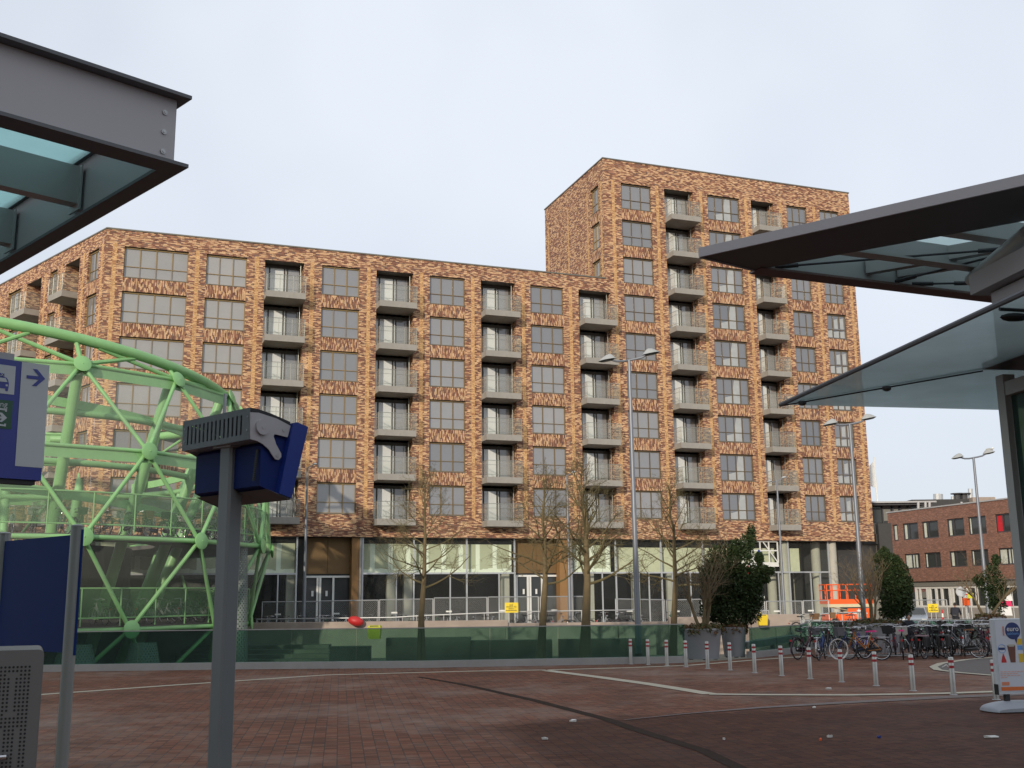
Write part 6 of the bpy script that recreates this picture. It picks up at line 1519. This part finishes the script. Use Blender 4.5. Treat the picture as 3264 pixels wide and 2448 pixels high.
for s_ in (.78,): P_ = sA+su*(-s_)-sn*.16; mb.frustum((P_.x,P_.y,0),(P_.x,P_.y,zT+.3),.055,.055,14)
mb.build('post', m_grey_steel, sl_, True, True)
mb = MB(); sbox(mb, .70, .86, zB_+.1, zT-.1, -.155, -.103); mb.build('bracket', m_grey_steel, sl_, True)

# --- travel-information monitor on a square post
MD = 7.0; mR = Y(796,1298.6,MD); rL = ray(584,1343.7); mL = CV+rL*((mR.z-CAMH)/rL.z); ma = (mR-mL); ma.z = 0; ML = ma.length; ma.normalize(); mbk = Vector((-ma.y,ma.x,0)); mbk = mbk if mbk.y > 0 else -mbk
mon = thing('monitor', 'blue travel information monitor seen from behind on a grey square post', 'monitor', (mR.x,mR.y,0))
zt_ = mR.z; zb_ = PL(795,1400,mR,-mbk).z; hgt = zt_-zb_
M_ = lambda a,b,z: mL+ma*a+mbk*b+Vector((0,0,z-mL.z))
def mbox(mb, a0,a1,b0,b1,z0,z1): mb.hexa([M_(a0,b0,z0),M_(a1,b0,z0),M_(a1,b1,z0),M_(a0,b1,z0),M_(a0,b0,z1),M_(a1,b0,z1),M_(a1,b1,z1),M_(a0,b1,z1)])
mb = MB(); ns = 14; xs_ = [ML*.085+(ML*.80)*k/(ns-1) for k in range(ns)]; sw = .010; s0, s1 = zb_+hgt*.18, zt_-hgt*.20
mbox(mb,0,ML,0,.006,zb_,s0); mbox(mb,0,ML,0,.006,s1,zt_); edges_ = [0]+[v for x in xs_ for v in (x-sw,x+sw)]+[ML]
for k in range(0,len(edges_),2): mbox(mb,edges_[k],edges_[k+1],.0,.006,s0,s1)
mb.build('slotted_plate', m_steel_dk, mon, True)
mb = MB()
for x in (.02*1,ML-.03):
    for z in (zb_+hgt*.3,zb_+hgt*.72): mb.frustum(M_(x+.01,-.004,z),M_(x+.01,0,z),.007,.007,8)
mb.build('screw', m_zinc, mon, True)
def ep(px,py): # pixel (crop5 coords) on the end-plate plane -> (b,z)
    q = PL(560+px/4.148,1260+py/4.148,mR,ma); return (q-mR).dot(mbk), q.z
plate = [(980,225),(1090,232),(1330,310),(1510,405),(1472,556),(1300,515),(1285,540),(1320,650),(1385,770),(1388,815),(1355,855),(1310,848),(1285,815),(1225,720),(1150,650),(1070,605),(976,580)]
pb = [ep(*q) for q in plate]
for a0 in (ML,-.0):
    mb = MB(); mb.prism([M_(a0,b,z) for b,z in pb], ma*(.008 if a0 else -.008)); o = mb.build('end_plate', m_grey_steel2, mon, True)
    mb = MB(); b,z = ep(1128,425); s_ = 1 if a0 else -1; rr_ = abs(ep(1128,320)[1]-ep(1128,530)[1])/2; mb.frustum(M_(a0+s_*.008,b,z),M_(a0+s_*.028,b,z),rr_,rr_*.97,28); mb.frustum(M_(a0+s_*.028,b,z),M_(a0+s_*.031,b,z),.013,.013,10); mb.build('pivot_disc', m_grey_steel2, o, True)
    for q in ((1418,460),(1335,795)): b,z = ep(*q); mb = MB(); mb.frustum(M_(a0+s_*.008,b,z),M_(a0+s_*.012,b,z),.013,.013,10); mb.build('bolt', m_zinc, o, True)
cv_ = [ep(*q) for q in ((980,160),(1080,178),(1250,235),(1400,300),(1515,352),(1512,395),(1380,335),(1230,272),(1080,222),(980,214))]
mb = MB(); mb.prism([M_(0,b,z) for b,z in cv_], ma*ML); mb.build('top_cover', m_black, mon, True)
scr = [ep(*q) for q in ((1522,372),(1570,362),(1718,425),(1497,1365),(1332,1300))]
mb = MB(); mb.prism([M_(-.03,b,z) for b,z in scr], ma*(ML+.06)); mb.build('screen_housing', m_blue, mon, True)
bod = [ep(*q) for q in ((1290,520),(1505,440),(1332,1298),(1130,1190),(1150,660))]
mb = MB(); mb.prism([M_(.012,b,z) for b,z in bod], ma*(ML-.03)); bo_ = mb.build('rear_housing', m_blue_rear, mon, True)
v0, v1 = ep(1150,720), ep(1100,1110)
mb = MB()
for k in range(16):
    t = k/15; b = v0[0]+(v1[0]-v0[0])*t-.012; z = v0[1]+(v1[1]-v0[1])*t; mbox(mb,ML-.055,ML-.035,b-.004,b+.006,z-.006,z+.006)
mb.build('vent', m_black, bo_, True)
scr2 = [scr[1],scr[2],scr[3]]; mb = MB(); b0_,z0_ = scr[2]; b1_,z1_ = scr[3]
mb.prism([M_(.03,b0_+.004,z0_-.06),M_(ML-.03,b0_+.004,z0_-.06),M_(ML-.03,b1_+.004,z1_+.06),M_(.03,b1_+.004,z1_+.06)], mbk*.004); mb.build('screen', m_black, mon, True)
lo = [ep(*q) for q in ((1332,1302),(1497,1367),(1490,1385),(1180,1240))]; mb = MB(); mb.prism([M_(-.02,b,z) for b,z in lo], ma*(ML+.04)); mb.build('lower_cover', m_soffit_dk, mon, True)
pc = mL+ma*ML*.53+mbk*.13
pv = [Vector((math.cos(R(a)),math.sin(R(a)),0)) for a in (0,)]
ang = math.atan2(ma.y,ma.x)+R(6); px_ = Vector((math.cos(ang),math.sin(ang),0)); py_ = Vector((-px_.y,px_.x,0)); hw = .062
mb = MB(); ch = .016
prf = [(hw-ch,-hw),(hw,-hw+ch),(hw,hw-ch),(hw-ch,hw),(-hw+ch,hw),(-hw,hw-ch),(-hw,-hw+ch),(-hw+ch,-hw)]
mb.prism([pc*1+px_*x+py_*y-Vector((0,0,pc.z)) for x,y in prf], (0,0,zb_-.012)); mb.build('post', m_steel_md, mon, True)
mb = MB(); c = pc; mb.hexa([Vector(((c+px_*x+py_*y).x,(c+px_*x+py_*y).y,zb_-.012)) for x,y in ((-.09,-.09),(.09,-.09),(.09,.09),(-.09,.09))]+[Vector(((c+px_*x+py_*y).x,(c+px_*x+py_*y).y,zb_-.001)) for x,y in ((-.09,-.09),(.09,-.09),(.09,.09),(-.09,.09))]); mbox(mb,.02,ML-.02,.01,.30,zb_-.0,zb_+.012); mb.build('mounting_plate', m_grey_steel, mon, True)
tp = pc; mb = MB(); q = Y(718,1255,MD+.3); mb.frustum((q.x,q.y,zt_-.05),(q.x,q.y,q.z),.012,.012,8); mb.build('rod', m_zinc, mon, True)

# --- blue panel between two posts
pR = Y(247,1680,8.5); pl_ = Y(16,1706,9.35); pu_ = (pl_-pR); pu_.z = 0; PLn = pu_.length; pu_.normalize(); pn = Vector((-pu_.y,pu_.x,0)); pn = pn if pn.y < 0 else -pn
pan = thing('information_panel', 'dark blue information panel seen from behind between two round grey posts', 'panel', (pR.x,pR.y,0))
zt_ = pR.z; zb_ = PL(212,2080,pR,pn).z
for s_ in (0,PLn): 
    q = pR+pu_*s_; mb = MB(); mb.frustum((q.x,q.y,0),(q.x,q.y,zt_),.048,.048,18); mb.lathe([(.05,0),(.05,.012),(.03,.02)],16,(q.x,q.y,zt_)); mb.build('post', pm('panel_post_grey',(.27,.28,.265),.4,.2,var=.05), pan, True, True)
a = pR+pu_*.055; b = pR+pu_*(PLn-.055); t = pn*.02; mb = MB(); mb.hexa([Vector((p.x,p.y,z)) for z in (zb_,zt_-.06) for p in (a-t,b-t,b+t,a+t)]); mb.build('panel', m_blue_dk, pan, True)
mb = MB(); a = pR-pu_*.05-pn*.03; mb.hexa([Vector((p.x,p.y,z)) for z in (zb_-.02,zt_-.02) for p in (a,a+pu_*.03,a+pu_*.03+pn*.02,a+pn*.02)]); mb.build('edge_strip', m_blue_dk, pan, True)

# --- perforated grey cabinet
CD = 4.6; cR = Y(142,2070,CD); zt_ = cR.z; cl_ = Y(0,2067,CD*.985); cu = (cl_-cR); cu.z = 0; cu.normalize(); cn = Vector((-cu.y,cu.x,0)); cn = cn if cn.y < 0 else -cn
cab = thing('perforated_cabinet', 'grey perforated metal cabinet with rounded corner at lower left', 'cabinet', (cR.x,cR.y,0))
cw = 1.0; P_ = lambda s,o,z: Vector((cR.x,cR.y,z))+cu*s+cn*o
rr_ = .022; oc = [(0+rr_*(1-math.sin(R(a))), zt_-rr_*(1-math.cos(R(a)))) for a in range(0,91,15)]
poly = [(cw,0),(cw,zt_)]+oc+[(0,0)]
mb = MB(); mb.prism([P_(s,0,z) for s,z in poly], -cn*.50); mb.build('body', pm('cabinet_grey',(.135,.135,.13),.5,.0,var=.08), cab, True)
rowsS = ["111111111111","111111111111","111011000111","111011101111","011011101111","011011101111","101011101111","101011101111","110011101111","110011101111","111011101111","111011101111","111011000111","111111111111","111111111111","111111111111","000010111011","111110111011","111110111011","111110111011","111110111011","000110111011","111110111011","111110111011","111110111011","111110111011","000011000111","111111111111","111111111111","111111111111"]
mb = MB(); pit_ = 11.6/FPX*CD; 
for j,rw in enumerate(rowsS):
    full = '1'*6+rw
    for i,chh in enumerate(full[::-1]):
        if chh == '1': c = P_(.052+i*pit_*.97, .0006, zt_-.068-j*pit_*1.0); mb.frustum(c,c+cn*.0006,pit_*.31,pit_*.31,10)
mb.build('perforation', m_black, cab, True)
mb = MB(); q = P_(.115,.03,Y(0,2405,CD).z); mb.tube([q+cu*.0-cn*.03,q,q+cu*.3,q+cu*.3-cn*.03], .011, 10); mb.build('handle', m_chrome, cab, True, True)

# ================================================================ LITTER ON THE PAVING
def scrap(px, py, w, h, label, mat=m_litter):
    p = G(px,py); w *= .7; h *= .7; T = MB(); n = 7; pts = [(w*(.75+.35*random.random())*math.cos(2*math.pi*i/n), h*(.7+.4*random.random())*math.sin(2*math.pi*i/n), .02+.03*random.random()) for i in range(n)]
    T.add([(0,0,.04)]+pts+[(x*.95,y*.95,.003) for x,y,z in pts], [(0,1+i,1+(i+1)%n) for i in range(n)]+[(1+i,1+(i+1)%n,8+(i+1)%n,8+i) for i in range(n)])
    o = T.build('litter', mat); o.location = (p.x,p.y,.006); tag(o, label, 'litter', 'litter on the paving')
random.seed(5)
scrap(1826,2302,.11,.07,'crumpled white paper above the dark drain line'); scrap(1738,2358,.09,.07,'crumpled white paper nearest the drain line, lower'); scrap(3160,2353,.22,.07,'flattened white cup on the dark paving at lower right')
scrap(2645,2352,.07,.05,'small pale paper scrap on the dark paving'); scrap(2615,2362,.04,.04,'small orange wrapper on the dark paving',m_orange); scrap(2802,2354,.05,.03,'small blue wrapper on the dark paving',m_blue); scrap(2308,2360,.03,.03,'tiny white scrap beside the drain line on dark paving'); scrap(1774,2144,.06,.05,'white paper where the two pale lines meet')
scrap(2642,2198,.12,.05,'pale scrap between the bollards'); scrap(2595,2258,.06,.04,'tiny white scrap at the edge of the dark paving')
p = G(3022,2128); T = MB(); T.tube([(-.12,0,.55),(-.02,0,.60),(.08,-.02,.52)], [.012,.02,.012], 6); o = T.build('litter', m_litter); q = G(3040,2215); o.location = (q.x-.1,q.y,.1); tag(o, 'scrap of white tape stuck on a bollard on the pale line', 'litter', 'litter on the paving')
